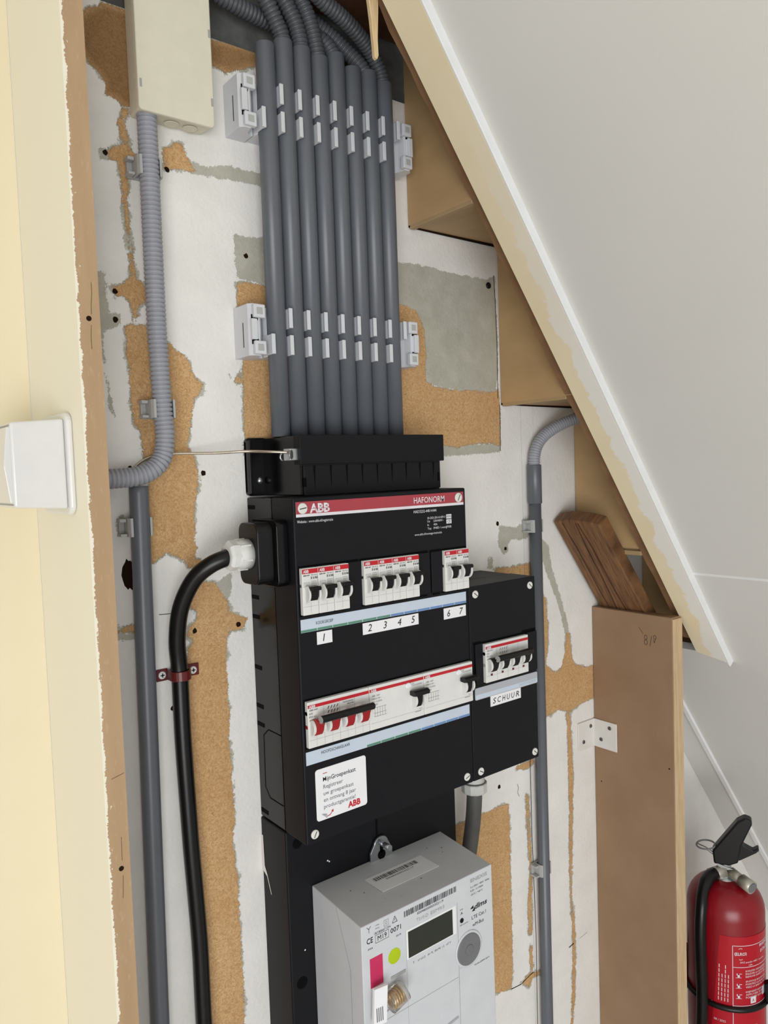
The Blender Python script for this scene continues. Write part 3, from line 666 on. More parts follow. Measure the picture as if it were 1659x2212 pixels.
def pole_switch(name, label, w, red, at, bar_z, bar0, bar1):
    t = thing(name, label, 'switch', at)
    MB().box(0, w, -5.2, 0, 0, 44.2, 0.8).build('body', 'white', t)
    b = MB().box(0.4, w-0.4, -5.45, -5.0, 38.2, 41.2).build('red_stripe', 'red', t)
    MB().text('ABB', 1.2, 8.4, 38.5, 2.4, -5.6, bold=0.03).build('lettering', 'white_ink', b)
    q = MB()
    for i, s_ in enumerate(('ABB-HAF', '63A', 'IP20 AC', 'AC 22A')): q.text(s_, 1.5, None, 35.4-i*3.2, 1.7, -5.4)
    q.cut()
    for r in range(2):
        for i in range(4): q.add([(22+i*3.4+a, -5.4, 29.5+r*4.2+b) for a, b in ((0, 0), (0.8, 0), (2.4, 2.6), (1.4, 2.6))], [(0, 1, 2, 3)])
    if red: q.cut().text('Hoofdschakelaar', 40, 52.5, 35.6, 1.5, -5.4); q.text('4063-440', 45, 52.5, 33.2, 1.5, -5.4)
    q.build_each('print', 'ink' if red else 'grey_ink', t)
    g = MB(); p = w/4
    for i in range(1, 4): g.rect(i*p-0.15, i*p+0.15, 0.8, 38, -5.35)
    for i in range(4):
        if red: g.rect((i+0.5)*p-0.1, (i+0.5)*p+0.1, 0.8, 13, -5.35)
    g.rect(0.6, w-0.6, 7.5, 7.7, -5.35); g.build('face_groove', 'groove', t)
    for i in range(4):
        c = MB(); cheek(c, i*p+2.0, i*p+4.6, -4.6, 20, 8.0); cheek(c, i*p+13.4, i*p+16.0, -4.6, 20, 8.0); c.build('toggle_cradle', 'white', t)
        MB().prism([(-5, 27), (-11.6, 29), (-16, 27.5), (-13, 21.5), (-11.4, 16.4), (-9, 12.6), (-5, 12)], 'x', i*p+4.7, i*p+13.3, 0.5).build('toggle', 'dark_red' if red else 'black', t)
        if not red: MB().box(i*p+7, i*p+10, -5.45, -5.0, 7.2, 9.6).build('indicator', 'maroon', t)
    bar = MB(); z = bar_z
    bar.tube([(bar0, -17.2, z), (bar0+1, -17.2, z), (bar1-1.2, -17.2, z), (bar1, -17.2, z)], [3.3, 3.5, 3.5, 2.6], 24)
    br = bar.build('linking_bar', 'black', t)
    MB().cyl((bar0-0.2, -17.2, z), (bar0+0.1, -17.2, z), 2.7, n=20).build('bar_bore', 'dark_red' if red else 'deep', br)
    MB().lathe([(3.6, 0), (3.6, 0.5), (2.9, 0.5)], (bar0-0.5, -17.2, z), ((0, 1, 0), (0, 0, 1), (1, 0, 0)), 24).build('bar_rim', 'groove', br)
    for zz, m_, r in ((33, 'deep', 2.0), (20, 'dark_red' if red else 'groove', 2.0)): MB().cyl((0.05, -2.4, zz), (-0.1, -2.4, zz), r, n=14).build('side_hole', m_, t)
    return t
pole_switch('main_switch', 'white four-pole main switch with red toggles and a black bar, lower left', 71.6, True, (3.6, -90.3, 94.4), 29.4, 6.6, 68.5)
def rcd(at, label):
    t = thing('residual_current_breaker', label, 'breaker', at, 'wide residual-current breakers in the lower row'); w = 71.0
    MB().box(0, w, -5.2, 0, 0, 44.2, 0.8).build('body', 'white', t)
    b = MB().box(0.4, w-0.4, -5.45, -5.0, 38.2, 41.2).build('red_stripe', 'red', t)
    MB().text('ABB', 1.4, 8.6, 38.5, 2.4, -5.6, bold=0.03).build('lettering', 'white_ink', b)
    q = MB()
    for i, (s_, x1) in enumerate((('ABB - HAF', 13), ('F404 A 40 ~', 15), ('IDn 0,03A', 15.5), ('230/400', 10))): q.text(s_, 3.0, x1, 33.4-i*3.0, 1.7, -5.4)
    q.cut().text('Test maandelijks', 55, 69, 34.4, 1.5, -5.4); q.text('Test', 55, 58, 36.4, 1.3, -5.4); q.cut().text('HAFONORM', 58, 66, 5.6, 1.2, -5.4); q.text('40 A', 64, 68, 8, 1.2, -5.4)
    q.cut()
    for i in range(5): q.rect(6+i*3.2, 6.3+i*3.2, 13, 22, -5.4)
    for z in (13, 16.5, 22): q.rect(5, 21, z, z+0.25, -5.4)
    q.build_each('print', 'grey_ink', t)
    MB().rect(0.8, w-0.8, 6.8, 7.0, -5.35).build('face_groove', 'groove', t)
    MB().lathe([(3.4, 0), (3.4, 1.2), (2.6, 1.8)], (49.5, -5.2, 36.0), ((1.15, 0, 0), (0, 0, 0.85), (0, -1, 0)), 24).build('test_button', 'paper', t)
    c = MB(); cheek(c, 54, 56.4, -4.6, 20, 8.6); cheek(c, 64.8, 67.2, -4.6, 20, 8.6); c.box(55, 66, -8.6, -5, 10.6, 13, 0.5); c.build('toggle_cradle', 'white', t)
    MB().prism([(-5, 26.2), (-11, 26.6), (-12.2, 24), (-11.4, 17.4), (-9, 12.6), (-5, 12)], 'x', 57.4, 63.8, 0.5).prism([(-6, 30), (-13, 31.4), (-16.6, 29.6), (-16.4, 26), (-12, 25), (-6, 25.4)], 'x', 50.8, 70.4, 0.9).build('toggle', 'black', t)
    return t
rcd((75.6, -90.3, 94.4), 'white residual-current breaker between the main switch and its twin'); rcd((147.0, -90.3, 94.4), 'white residual-current breaker at the right end of the lower row')

# ------------------------------------------------------------------ side box for the shed
H0 = (275, -45, 0)
hb = thing('side_fuse_box', 'smaller black fuse box labelled SCHUUR on the right of the large one', 'fuse box', H0)
MB().box(221, 329.6, -50, 0, 0, 219.5, 1.2).build('base', 'board', hb, H0)
MB().box(220.4, 330.4, -90, -51, 0, 220, 1.3).build('cover', 'cover', hb, H0)
for x, z, a in ((230.2, 210.8, -38), (320.6, 210.1, -40), (231.5, 9.2, -30), (322.4, 8.6, -40)): face_screw(hb, H0, x, z, a)
s_ = MB().prism(rrect(225.8, 330.1, 91.2, 104.8, 2), 'y', -90.4, -89.9).build('label_strip', 'silver', hb, H0)
MB().rect(226.6, 330, 92, 97, -90.45).build('pale_field', 'strip', s_, H0)
MB().text('HAFONORM', 298, 327.5, 93, 3.4, -90.55).build('lettering', 'silver', s_, H0)
s_ = MB().box(250, 300.6, -90.4, -89.9, 79, 91.2, 0.1, 1).build('name_label', 'paper', hb, H0)
q = MB()
for i, ch in enumerate('SCHUUR'): q.text(ch, 253.4+i*7.7, 258.9+i*7.7, 82.0, 6.4, -90.6, shear=0.2)
q.build('lettering', 'ink', s_, H0)
MB().box(226, 329, -90.25, -89.8, 107.5, 156).build('window_gap', 'deep', hb, H0)
for x0, x1 in ((226.6, 238), (311.5, 328.8)): MB().box(x0, x1, -92.6, -89.8, 108.4, 155, 0.8).build('blanking_plate', 'cover', hb, H0)
for x0, x1, z in ((225, 237, 156), (306, 328, 157)): MB().box(x0, x1, -90.7, -89.8, z-1, z+1).build('clip_slot', 'deep', hb, H0)
for q in (((246, -22), (300, -60)), ((262, -14), (290, -22)), ((240, -40), (300, -60))):
    (a, b), (c, d) = q; MB().add([(a, b-0.6, 219.9), (a, b+0.6, 219.9), (c, d+0.6, 219.9), (c, d-0.6, 219.9)], [(0, 1, 2, 3)]).build('knockout_line', 'deep', hb, H0)
pole_switch('shed_switch', 'white four-pole switch with black toggles and a black bar in the SCHUUR box', 70.6, False, (239.2, -90.3, 109.4), 28.6, 6.6, 64)

# ------------------------------------------------------------------ conduit entry unit on top of the large box
E0 = (115, -34, 330)
eu = thing('conduit_entry_unit', 'black plastic conduit entry unit on top of the large fuse box', 'entry unit', E0)
MB().prism(rrect(0, 26, 331, 389.5, 4), 'y', -4, 0).build('flange', 'gloss_black', eu, E0)
MB().box(0, 3.5, -10, 0, 333, 387, 1.0).build('flange_lip', 'black', eu, E0)
MB().hexa([(19, 0, 331), (208, 0, 331), (208, 0, 389), (19, 0, 389), (25, -66, 331), (206, -66, 331), (206, -66, 389), (25, -66, 389)], 0.8).build('body', 'gloss_black', eu, E0)
MB().box(24, 210.5, -68, -56, 360.6, 389.4, 0.8).build('top_rail', 'cover', eu, E0)
lf = MB().box(27, 202.5, -68, -60, 330.2, 359.6, 0.8).build('front_plate', 'cover', eu, E0)
for i in range(9):
    x = 39.5+i*19.3
    MB().add([(x-1.3, -68.15, 359.4), (x+1.3, -68.15, 359.4), (x+0.1, -68.15, 337+0.6*i), (x-0.1, -68.15, 337+0.6*i)], [(0, 1, 2, 3)]).build('v_slot', 'deep', lf, E0)
for x0, x1 in ((26.8, 30), (199.4, 202.7)): MB().box(x0, x1, -68.3, -62, 339, 348, 0.3, 1).build('side_catch', 'deep', eu, E0)
for i in range(9):
    for z in (364, 384): MB().rect(42+i*19, 42.3+i*19, z-1.8, z+1.8, -68.1).build('mould_mark', 'board', eu, E0)
MB().lathe([(3.6, 0), (3.6, 1), (2, 2.4), (0.3, 2.8)], (14.5, -4, 346.4), ((1, 0, 0), (0, 0, 1), (0, -1, 0)), 20).build('screw', 'steel', eu, E0)
# earth clamp on its left side
T0 = (20, -57, 366)
ec = thing('earth_clamp', 'small bright steel earth clamp screwed to the left of the entry unit', 'clamp', T0)
MB().box(15, 24.2, -64, -52, 365, 376.5, 0.6).build('clamp_body', 'steel', ec, T0)
MB().lathe([(4.4, 0), (4.4, 1.4), (3.6, 2.0)], (16.8, -63.6, 370.6), ((0.87, 0.5, 0), (0, 0, 1), (-0.35, -0.94, 0)), 20).build('screw', 'steel', ec, T0)
q = MB(); q.flat = True; q.add([(15.6, -66.1, 367.4), (16.4, -66.1, 367.2), (16.8, -66.0, 374), (16.0, -66.0, 374.2)], [(0, 1, 2, 3)]); q.build('screw_slot', 'slot', ec, T0)
MB().tube([(12, -55, 372), (10, -55, 371), (9.5, -55, 368), (11, -55, 365.5), (12.5, -55, 365)], 0.8, 8).build('washer_tail', 'steel', ec, T0)
w_ = MB().tube(resample([(20, -60, 372.6), (4, -49, 374), (-14, -31, 375.4), (-40, -20, 374.6), (-77, -8, 375), (-96, -4, 373), (-108, -3, 368), (-116, -2.4, 361), (-117, 1, 359)], 3), 1.4, 10)
tag(w_.build('earth_wire', 'wire'), 'bare bright earth wire running from the clamp to a hole in the wall', 'wire')

# ------------------------------------------------------------------ cable inlet on the left of the large box, gland, cable
I0 = (-15, -56, 279)
ib = thing('cable_inlet_box', 'black cable inlet box on the left side of the large fuse box', 'inlet box', I0)
MB().prism(rrect(-75, -38, 250, 308, 9), 'x', -30, -13, 1.2).build('shell', 'black', ib, I0)
MB().prism(rrect(-80, -34, 247, 310, 6), 'x', -12.6, -0.4, 0.8).build('adaptor', 'gloss_black', ib, I0)
MB().box(-13.2, -12.4, -77, -36, 248, 309.6).build('seam', 'deep', ib, I0)
G0 = (-42, -56, 279)
gd = thing('cable_gland', 'white plastic cable gland on the left of the black inlet box', 'gland', G0)
MB().lathe([(14.2, 0), (14.2, 10), (13.6, 12), (13.6, 14)], (-30, -56, 279), ((0, 1, 0), (0, 0, 1), (-1, 0, 0)), 28).build('gland_body', 'gland_white', gd, G0)
MB().lathe([(14.2, 0), (14.2, 6.4), (12.6, 9), (11, 9.6)], (-43, -56, 279), ((0, 1, 0), (0, 0, 1), (-1, 0, 0)), 8, False).build('nut', 'gland_white', gd, G0)
for i in range(6):
    a = 2*math.pi*i/6+0.35; MB().box(-42.5, -32, -56+14*math.cos(a)-0.9, -56+14*math.cos(a)+0.9, 279+14*math.sin(a)-0.9, 279+14*math.sin(a)+0.9, 0.4, 1).build('rib', 'gland_white', gd, G0)
cb = MB().tube(resample([(-40, -56, 279), (-52, -56, 277.5), (-66, -50, 271.5), (-78, -39, 258), (-86, -26, 232), (-87, -16, 200), (-84, -11, 168), (-83.5, -10, 103), (-81.5, -10, 20), (-80.5, -10, -12), (-78.5, -10, -60), (-77, -10, -110), (-77, -10, -185), (-76, -10, -500), (-76, -10, -1149)], 5), 7.9, 24)
tag(cb.build('power_cable', 'rubber'), 'thick black power cable bending down from the white gland', 'cable')
C0_ = (-82, 0, 166)
cl = thing('cable_strap', 'dark red cable strap with two white screws holding the black cable', 'strap', C0_)
MB().hexa([(-103, -1.6, 160.6), (-92, -1.6, 160.8), (-92, -1.6, 172), (-103, -1.6, 172), (-103, 0, 160.6), (-92, 0, 160.8), (-92, 0, 172), (-103, 0, 172)], 0.3, 1).hexa([(-74, -1.6, 160.4), (-60.4, -1.6, 160), (-60.4, -1.6, 171.6), (-74, -1.6, 172), (-74, 0, 160.4), (-60.4, 0, 160), (-60.4, 0, 171.6), (-74, 0, 172)], 0.3, 1).build('foot', 'maroon', cl, C0_)
arc = [(-83.4+8.2*math.cos(math.radians(a)), -11+8.2*math.sin(math.radians(a))) for a in range(0, -181, -15)]
arc2 = [(-83.4+10*math.cos(math.radians(a)), -11+10*math.sin(math.radians(a))) for a in range(-180, 1, 15)]
MB().prism([(-75.2, 0)]+arc+[(-91.6, 0), (-93.4, 0)]+arc2+[(-73.4, 0)], 'z', 161.5, 170.5, 0.3, 1).build('band', 'maroon', cl, C0_)
for x, z in ((-97.6, 166.4), (-66.5, 165.6)):
    h = MB().lathe([(3.9, 0), (3.6, 0.9), (2.6, 1.4)], (x, -1.6, z), ((1, 0, 0), (0, 0, 1), (0, -1, 0)), 20).build('screw', 'screw', cl, C0_)
    q = MB(); q.rect(x-2, x+2, z-0.6, z+0.6, -3.1); q.rect(x-0.6, x+0.6, z-2, z+2, -3.1); q.build('cross_slot', 'slot', h, C0_)
# ------------------------------------------------------------------ eight smooth conduits, their clips, the bent ribbed ones
TX = [27.9+21.0*i for i in range(8)]; TTOP = [771, 780, 779, 776, 785, 777, 779, 773]
names = ['leftmost', 'second from the left', 'third from the left', 'fourth from the left', 'fourth from the right', 'third from the right', 'second from the right', 'rightmost']
for i, (x, zt) in enumerate(zip(TX, TTOP)):
    t = thing('conduit', 'straight grey conduit above the fuse box, %s of the eight' % names[i], 'conduit', (x, -27, 389.5), 'eight grey conduits above the fuse box')
    MB().lathe([(9.5, 0), (9.5, zt-389.5-0.6), (9.2, zt-389.5), (8.2, zt-389.5), (8.2, zt-389.5-14)], (0, 0, 0), ((1, 0, 0), (0, 1, 0), (0, 0, 1)), 28).build('pipe', 'pvc', t)
    MB().cyl((0, 0, zt-389.5-9), (0, 0, zt-389.5-8.5), 8.2, n=20).build('bore', 'deep', t)
for tb, pts in ((1, [(48.9, -27, 772), (48, -27, 784), (42, -28, 795), (34, -30, 806), (25, -31, 818), (14, -32, 836), (4, -33, 880)]),
                (2, [(69.9, -27, 771), (69, -27, 787), (64, -27, 803), (56, -27, 816), (47, -27, 832), (40, -27, 880)]),
                (3, [(90.9, -27, 768), (88, -28, 784), (84, -28, 800), (78, -28, 816), (69, -28, 832), (62, -28, 850), (58, -28, 890)]),
                (4, [(111.9, -27, 777), (108, -25, 790), (100, -19, 801), (84, -12, 805), (59, -10, 805.5), (38, -11, 805), (18, -13, 806), (0, -14, 808), (-18, -14, 812), (-60, -14, 826)]),
                (6, [(153.9, -27, 771), (147, -24, 785), (134, -17, 800), (119, -13, 812), (101, -11, 820), (84, -9, 827), (68, -4, 842), (60, -2, 890)]),
                (7, [(174.9, -27, 765), (170, -28, 784), (153, -32, 801), (130, -38, 811), (107, -42, 818), (86, -44, 824), (68, -48, 836), (60, -50, 880)])):
    c = MB().corr(pts, 8.2, 4.2, 1.9, 18).build('ribbed_conduit', 'flex_dark')
    tag(c, 'dark grey ribbed conduit bending up out of the %s straight conduit' % {1: 'second', 2: 'third', 3: 'fourth', 4: 'fifth', 6: 'seventh', 7: 'eighth'}[tb], 'conduit', 'bent ribbed conduits above the straight ones')

def cup(x, yc, r, a0=15, a1=165): return [(x+r*math.cos(math.radians(a)), yc+r*math.sin(math.radians(a))) for a in range(a0, a1+1, 15)]
def tube_clip():
    t = thing('conduit_clip', '', 'clip')
    MB().prism([(-10.3, 0), (-10.3, -18.5)]+[(p[0], p[1]) for p in cup(0, -27, 9.8)][::-1]+[(10.3, -18.5), (10.3, 0)], 'z', -24, 24, 0.3, 1).build('saddle', 'clip', t)
    MB().prism([(9.7, -16), (11.1, -16), (11.1, -37), (8.4, -38.6), (8.2, -37.6), (9.7, -34)], 'z', 3.5, 23, 0.2, 1).prism([(8.2, -37.2), (12.5, -37.2), (12.3, -39), (8.4, -39)], 'z', 3.5, 23, 0.3, 1).build('arm', 'clip', t)
    MB().prism([(-9.7, -16), (-11.1, -16), (-11.1, -37), (-8.4, -38.6), (-8.2, -37.6), (-9.7, -34)], 'z', -23, -3.5, 0.2, 1).prism([(-8.2, -37.2), (-12.5, -37.2), (-12.3, -39), (-8.4, -39)], 'z', -23, -3.5, 0.3, 1).build('arm', 'clip', t)
    return t
def end_clip():
    """an empty clip half: block with lugs, a cup and slots"""
    t = thing('end_clip', '', 'clip')
    bod = [(-10.5, 0), (10, 0), (10, -17)]+[(p[0]+10.5, p[1]) for p in cup(0, -26, 8.5, 90, 165)]+[(0.5, -33), (-6, -33), (-10.5, -29)]
    MB().prism(bod, 'z', -25, 25, 0.8).build('block', 'clip', t)
    for z in (17.5, -17.5):
        l = MB().box(-7.5, 5, -37, -31, z-6.5, z+6.5, 1.0).build('lug', 'clip', t)
        MB().box(-4.5, 2, -37.4, -36.6, z-3.2, z+3.2, 0.3, 1).build('lug_hollow', 'saddle', l)
    MB().box(-9.5, -3.5, -36, -32, -10, 10, 0.6).build('bar', 'clip', t)
    for z in (11.6, -11.6): MB().box(-8.6, -1.5, -33.4, -32.6, z-2.6, z+2.6).build('slot', 'deep', t)
    MB().cyl((2.2, -33.4, 12.8), (2.2, -32.8, 12.8), 0.8, n=10).build('pin_hole', 'deep', t)
    MB().box(-10.7, -10.2, -20, -18.6, -16, 8).build('side_slit', 'slot', t)
    return t
pc = tube_clip(); pe = end_clip(); first = [True, True]
for z, row in ((709, 'upper'), (493, 'lower')):
    for i, x in enumerate(TX):
        o = pc if first[0] else copy_tree(pc); first[0] = False
        place(o, (x, 0, z)); tag(o, 'light grey clip round the %s conduit, %s row of clips' % (names[i].replace('fourth from the right', 'fifth from the left'), row), 'clip', 'conduit clips')
    for x, sgn, side in ((5.5, 1, 'left'), (197.5, -1, 'right')):
        o = pe if first[1] else copy_tree(pe); first[1] = False
        place(o, (x, 0, z)); o.scale = (sgn, 1, 1)
        tag(o, 'empty light grey clip block at the %s end of the %s clip row' % (side, row), 'clip', 'empty end clips')

# ------------------------------------------------------------------ cream junction box, left conduits
J0 = (-66, -14, 677)
jb = thing('junction_box', 'cream plastic junction box high on the left of the wall', 'junction box', J0)
MB().hexa([(-100, 0, 680), (-31, 0, 680), (-31, 0, 832), (-100, 0, 832), (-101.4, -24, 678), (-30, -24, 678), (-30, -24, 834), (-101.4, -24, 834)], 2.2, 3).build('box_body', 'cream_plastic', jb, J0)
jl = MB().prism(rrect(-102, -29.5, 677, 835, 4), 'y', -28.6, -23.4, 1.4, 3).build('lid', 'cream_plastic', jb, J0)
for x, z in ((-99.4, 700), (-31.6, 700), (-31.6, 762), (-99.4, 790)):
    a = MB().box(x-1.0, x+1.0, -28.9, -28.5, z-3.6, z+3.6).build('lid_slot', 'groove', jl, J0)
for x in (-66, -48): MB().lathe([(7, 0), (7, 0.3), (6.4, 0.3)], (x, -13, 677.8), ((1, 0, 0), (0, 1, 0), (0, 0, -1)), 24).build('knockout_ring', 'cream_plastic', jb, J0)
fl = MB().corr([(-90.5, -16, 680), (-90.5, -16, 640), (-91, -16, 560), (-91, -16, 480), (-89.5, -16, 417), (-89, -17, 392), (-92, -18, 374), (-101, -19, 362), (-116, -19, 355.5), (-138, -19, 353.5), (-169, -19, 353)], 8.9, 4.1, 2.0, 22)
tag(fl.build('ribbed_conduit', 'flex'), 'light grey ribbed conduit dropping from the cream junction box and turning left', 'conduit')
lp = thing('conduit', 'straight grey conduit running down the wall beside the partition', 'conduit', (-122, -12, -1150))
MB().tube([(-114.6, -13, 346), (-114.7, -13, 340), (-121.5, -13, -155), (-135, -13, -1149)], 8.7, 28).build('pipe', 'pvc', lp, (-122, -12, -1150))
def saddle_clip(label, x, z, r, y, tilt=0):
    t = thing('pipe_saddle', label, 'clip', (x, 0, z), 'single grey pipe clips')
    MB().box(-r-7, r+6, -4, 0, -8.5, 8.5, 0.6).build('base', 'saddle', t)
    for s_ in (-1, 1):
        MB().prism([(s_*(r+0.3), -3), (s_*(r+2.6), -3), (s_*(r+2.6), y-1), (s_*(r+1.2), y-5), (s_*(r-1.2), y-5.4), (s_*(r+0.3), y-1.5)], 'z', -8.5, 8.5, 0.3, 1).build('arm', 'saddle', t)
    MB().hexa([(-r-9, -3, -8), (-r-3, -3, -8), (-r-3, -3, -5.5), (-r-9, -3, -5.5), (-r-9, -13, -8), (-r-3, -13, -8), (-r-3, -13, -5.5), (-r-9, -13, -5.5)], 0.3, 1).hexa([(-r-9, -3, 5), (-r-3, -3, 5), (-r-3, -3, 8), (-r-9, -3, 8), (-r-9, -12, 5), (-r-3, -12, 5), (-r-3, -12, 8), (-r-9, -12, 8)], 0.3, 1).build('lug', 'saddle', t)
    return t
saddle_clip('grey pipe clip on the ribbed conduit just below the cream junction box', -90.5, 633, 9, -16)
saddle_clip('grey pipe clip on the ribbed conduit just above its bend to the left', -89.3, 416, 9, -16)
saddle_clip('grey pipe clip at the top of the straight conduit by the partition', -115.4, 309, 8.8, -13)
saddle_clip('grey pipe clip on the right-hand conduit beside the grey scar in the paint', 425, 270, 8.2, -11)
saddle_clip('grey pipe clip low on the right-hand conduit, beside the meter', 425, -204, 8.2, -11)

# ------------------------------------------------------------------ right-hand conduit
rp = thing('conduit', 'straight grey conduit with a sleeve running down the wall right of the fuse boxes', 'conduit', (425, -11, -1150)); og = (425, -11, -1150)
MB().cyl((425, -11, -1149), (425, -11, 310), 8.0, n=28).build('pipe', 'pvc', rp, og)
MB().lathe([(8.6, 0), (9.4, 0.4), (9.4, 51), (9.0, 52), (8.0, 52)], (425, -11, 300), ((1, 0, 0), (0, 1, 0), (0, 0, 1)), 28).build('sleeve', 'pvc', rp, og)
fr = MB().corr([(425, -11, 350), (426, -11, 364), (432, -12, 379), (443, -15, 391), (457, -22, 401), (472, -32, 409), (490, -50, 416), (512, -80, 420)], 7.8, 3.4, 1.4, 20)
tag(fr.build('ribbed_conduit', 'flex'), 'short light grey ribbed conduit curving from the sleeve up under the stairs', 'conduit')

# gland and pipe under the side box
g0 = (264, -45, -52)
gl = thing('pipe_gland', 'light grey threaded gland below the SCHUUR box', 'gland', g0); fr_ = ((1, 0, 0), (0, 1, 0), (0, 0, -1))
MB().lathe([(13, 0), (13, 9), (12, 10)], (264, -45, -0.2), fr_, 28).build('collar', 'gland', gl, g0)
MB().lathe([(12 if i % 2 else 12.9, i*0.9) for i in range(17)], (264, -45, -10), fr_, 28).build('thread', 'gland', gl, g0)
MB().lathe([(15.2, 0), (15.8, 1), (15.8, 10), (14.6, 12), (11, 12)], (264, -45, -25.6), fr_, 12, False).build('lock_nut', 'gland', gl, g0)
pp = MB().tube(resample([(264, -45, -30), (264, -45, -42), (264, -42, -70), (265, -34, -108), (266, -24, -150), (266, -15, -210), (266, -12, -280), (266, -12, -1149)], 8), 9.4, 26)
tag(pp.build('conduit_stub', 'pvc_dark'), 'worn dark grey pipe running down behind the meter from the grey gland', 'pipe')

# ------------------------------------------------------------------ meter board, bracket, meter
B0 = (114, -25, -700)
mb = thing('meter_board', 'black mounting board under the large fuse box carrying the meter', 'mounting board', B0)
MB().box(0, 228, -50, 0, -700, -1.5, 1.5).build('board', 'board', mb, B0)
MB().box(110.9, 113.3, -50.15, -49.8, -40, -2).build('keyhole_slot', 'deep', mb, B0)
for x, z in ((13, -16), (12, -160)): MB().cyl((x, -50.2, z), (x, -49.8, z), 6.2 if z < -100 else 5.4, n=20).build('hole', 'deep', mb, B0)
sp = MB()
for x, y, z in ((48, -50.15, -46), (50, -50.15, -47.6), (17, -50.15, -128)): sp.prism([(x+random.uniform(0.6, 1.1)*math.cos(a), z+random.uniform(0.6, 1.1)*math.sin(a)) for a in (0, 1.2, 2.5, 3.7, 5)], 'y', y, -49.8)
sp.build('paint_speck', 'paper', mb, B0)
MB().add([(-0.3, -4, -20), (-0.3, -1, -20), (-0.3, -1, -58), (-0.3, -9, -62), (-0.3, -16, -78), (-0.3, -17.5, -78), (-0.3, -10, -60), (-0.3, -5, -52)], [(0, 1, 2, 3, 4, 5, 6, 7)]).build('paint_smear', 'bracket', mb, B0)
K0 = (114, -52, -66)
hk = thing('hanging_bracket', 'bright steel keyhole bracket with a pin above the meter', 'bracket', K0)
arch = [(99.8, -72), (99.8, -56)]+[(114.6+9.6*math.cos(math.radians(a)), -50+9.6*math.sin(math.radians(a))) for a in range(165, 14, -15)]+[(129.3, -58), (129.3, -72)]
MB().prism(arch, 'y', -54.4, -51.6, 0.4, 1).build('plate', 'steel', hk, K0)
MB().prism(disc(114.4, -60.5, 5.2, 20), 'y', -54.7, -54.2).box(112.4, 116.4, -54.7, -54.2, -58, -48).build('keyhole', 'deep', hk, K0)
MB().cyl((114, -70, -47.5), (114, -51.5, -47.5), 3.0, n=18).build('pin', 'steel', hk, K0)

m0 = (112, -95, -315)
mt = thing('electricity_meter', 'light grey electricity meter with a dark display below the fuse boxes', 'meter', m0); YF = -140.0
MB().hexa([(23.6, -140, -320), (195.4, -140, -320), (194.2, -140, -66), (23.6, -140, -66), (28, -50.2, -320), (202.5, -50.2, -320), (202.5, -50.2, -65), (28, -50.2, -65)], 0.8).build('case', 'meter', mt, m0)
q = MB()
for (a, b), (c, d) in (((-96, -66), (-104, -84)), ((-104, -84), (-119, -117)), ((-119, -117), (-119, -318))):
    def xs(y): return 28+(23.6-28)*((y+50.2)/(-89.8))-0.12
    q.add([(xs(a), a-0.35, b), (xs(a), a+0.35, b), (xs(c), c+0.35, d), (xs(c), c-0.35, d)], [(0, 1, 2, 3)])
q.flat = True; q.build('side_seam', 'groove', mt, m0)
q = MB().rect(75.8, 76.1, -318, -90, YF-0.12); q.rect(143.3, 143.9, -318, -88, YF-0.12); q.rect(46, 142.6, -166.3, -165.8, YF-0.12); q.rect(144, 160, -158.4, -158.1, YF-0.12)
q.build('panel_line', 'groove', mt, m0)
w_ = MB().hexa([(76.5, -139.6, -119.5), (141.5, -139.6, -119.5), (141.5, -139.6, -90), (76.5, -139.6, -90), (76.5, -140.5, -119.5), (141.5, -140.5, -119.5), (141.5, -140.5, -90), (76.5, -140.5, -90)], 0.3, 1).build('display_frame', 'trim_white', mt, m0)
MB().box(78.2, 136.2, -140.8, -140.3, -118, -92).build('display', 'lcd', w_, m0)
MB().lathe([(18.6, 0), (18.6, 0.8), (17.6, 1.2)], (157.5, YF, -142), ((1, 0, 0), (0, 0, 1), (0, -1, 0)), 48).build('port_ring', 'meter', mt, m0)
pr = MB().lathe([(16.2, 0), (16.2, 1.9), (15.6, 2.3)], (157.0, YF, -142), ((1, 0, 0), (0, 0, 1), (0, -1, 0)), 48).build('optical_port', 'mid_grey', mt, m0)
MB().lathe([(5.2, 0), (5.2, 0.7), (4.6, 1.0)], (156.8, YF-2.2, -142), ((1, 0, 0), (0, 0, 1), (0, -1, 0)), 28).build('port_centre', 'mid_grey', pr, m0)
yy = YF-0.2
bc = MB(); x = 74.4; rnd = random.Random(3)
while x < 142.5:
    w = rnd.choice((0.35, 0.35, 0.7, 1.05)); bc.rect(x, x+w, -76.2, -70.4, yy); x += w+rnd.choice((0.4, 0.4, 0.8, 1.1))
bc.build('barcode', 'ink', mt, m0)
q = MB().text('E0048000003322119', 91, 125, -79.8, 2.3, yy); q.cut().text('CE', 29.4, 36.6, -84.6, 5.2, yy, bold=0.01); q.cut().text('M19', 42.2, 52.8, -85.8, 4.6, yy); q.cut().text('0071', 57.5, 70.2, -85.2, 4.6, yy, bold=0.006)
q.cut().text('18/180667 ON', 38.4, 57.6, -78.8, 2.2, yy); q.cut().text('2019', 64, 70, -91.2, 1.7, yy); q.cut().text('IP54', 30.6, 36, -90.8, 1.7, yy)
for a, b, c, d in ((39.4, 55.4, -80.0, -79.7), (39.4, 55.4, -87.4, -87.1), (39.4, 39.7, -87.4, -79.7), (55.1, 55.4, -87.4, -79.7)): q.rect(a, b, c, d, yy)
q.cut()
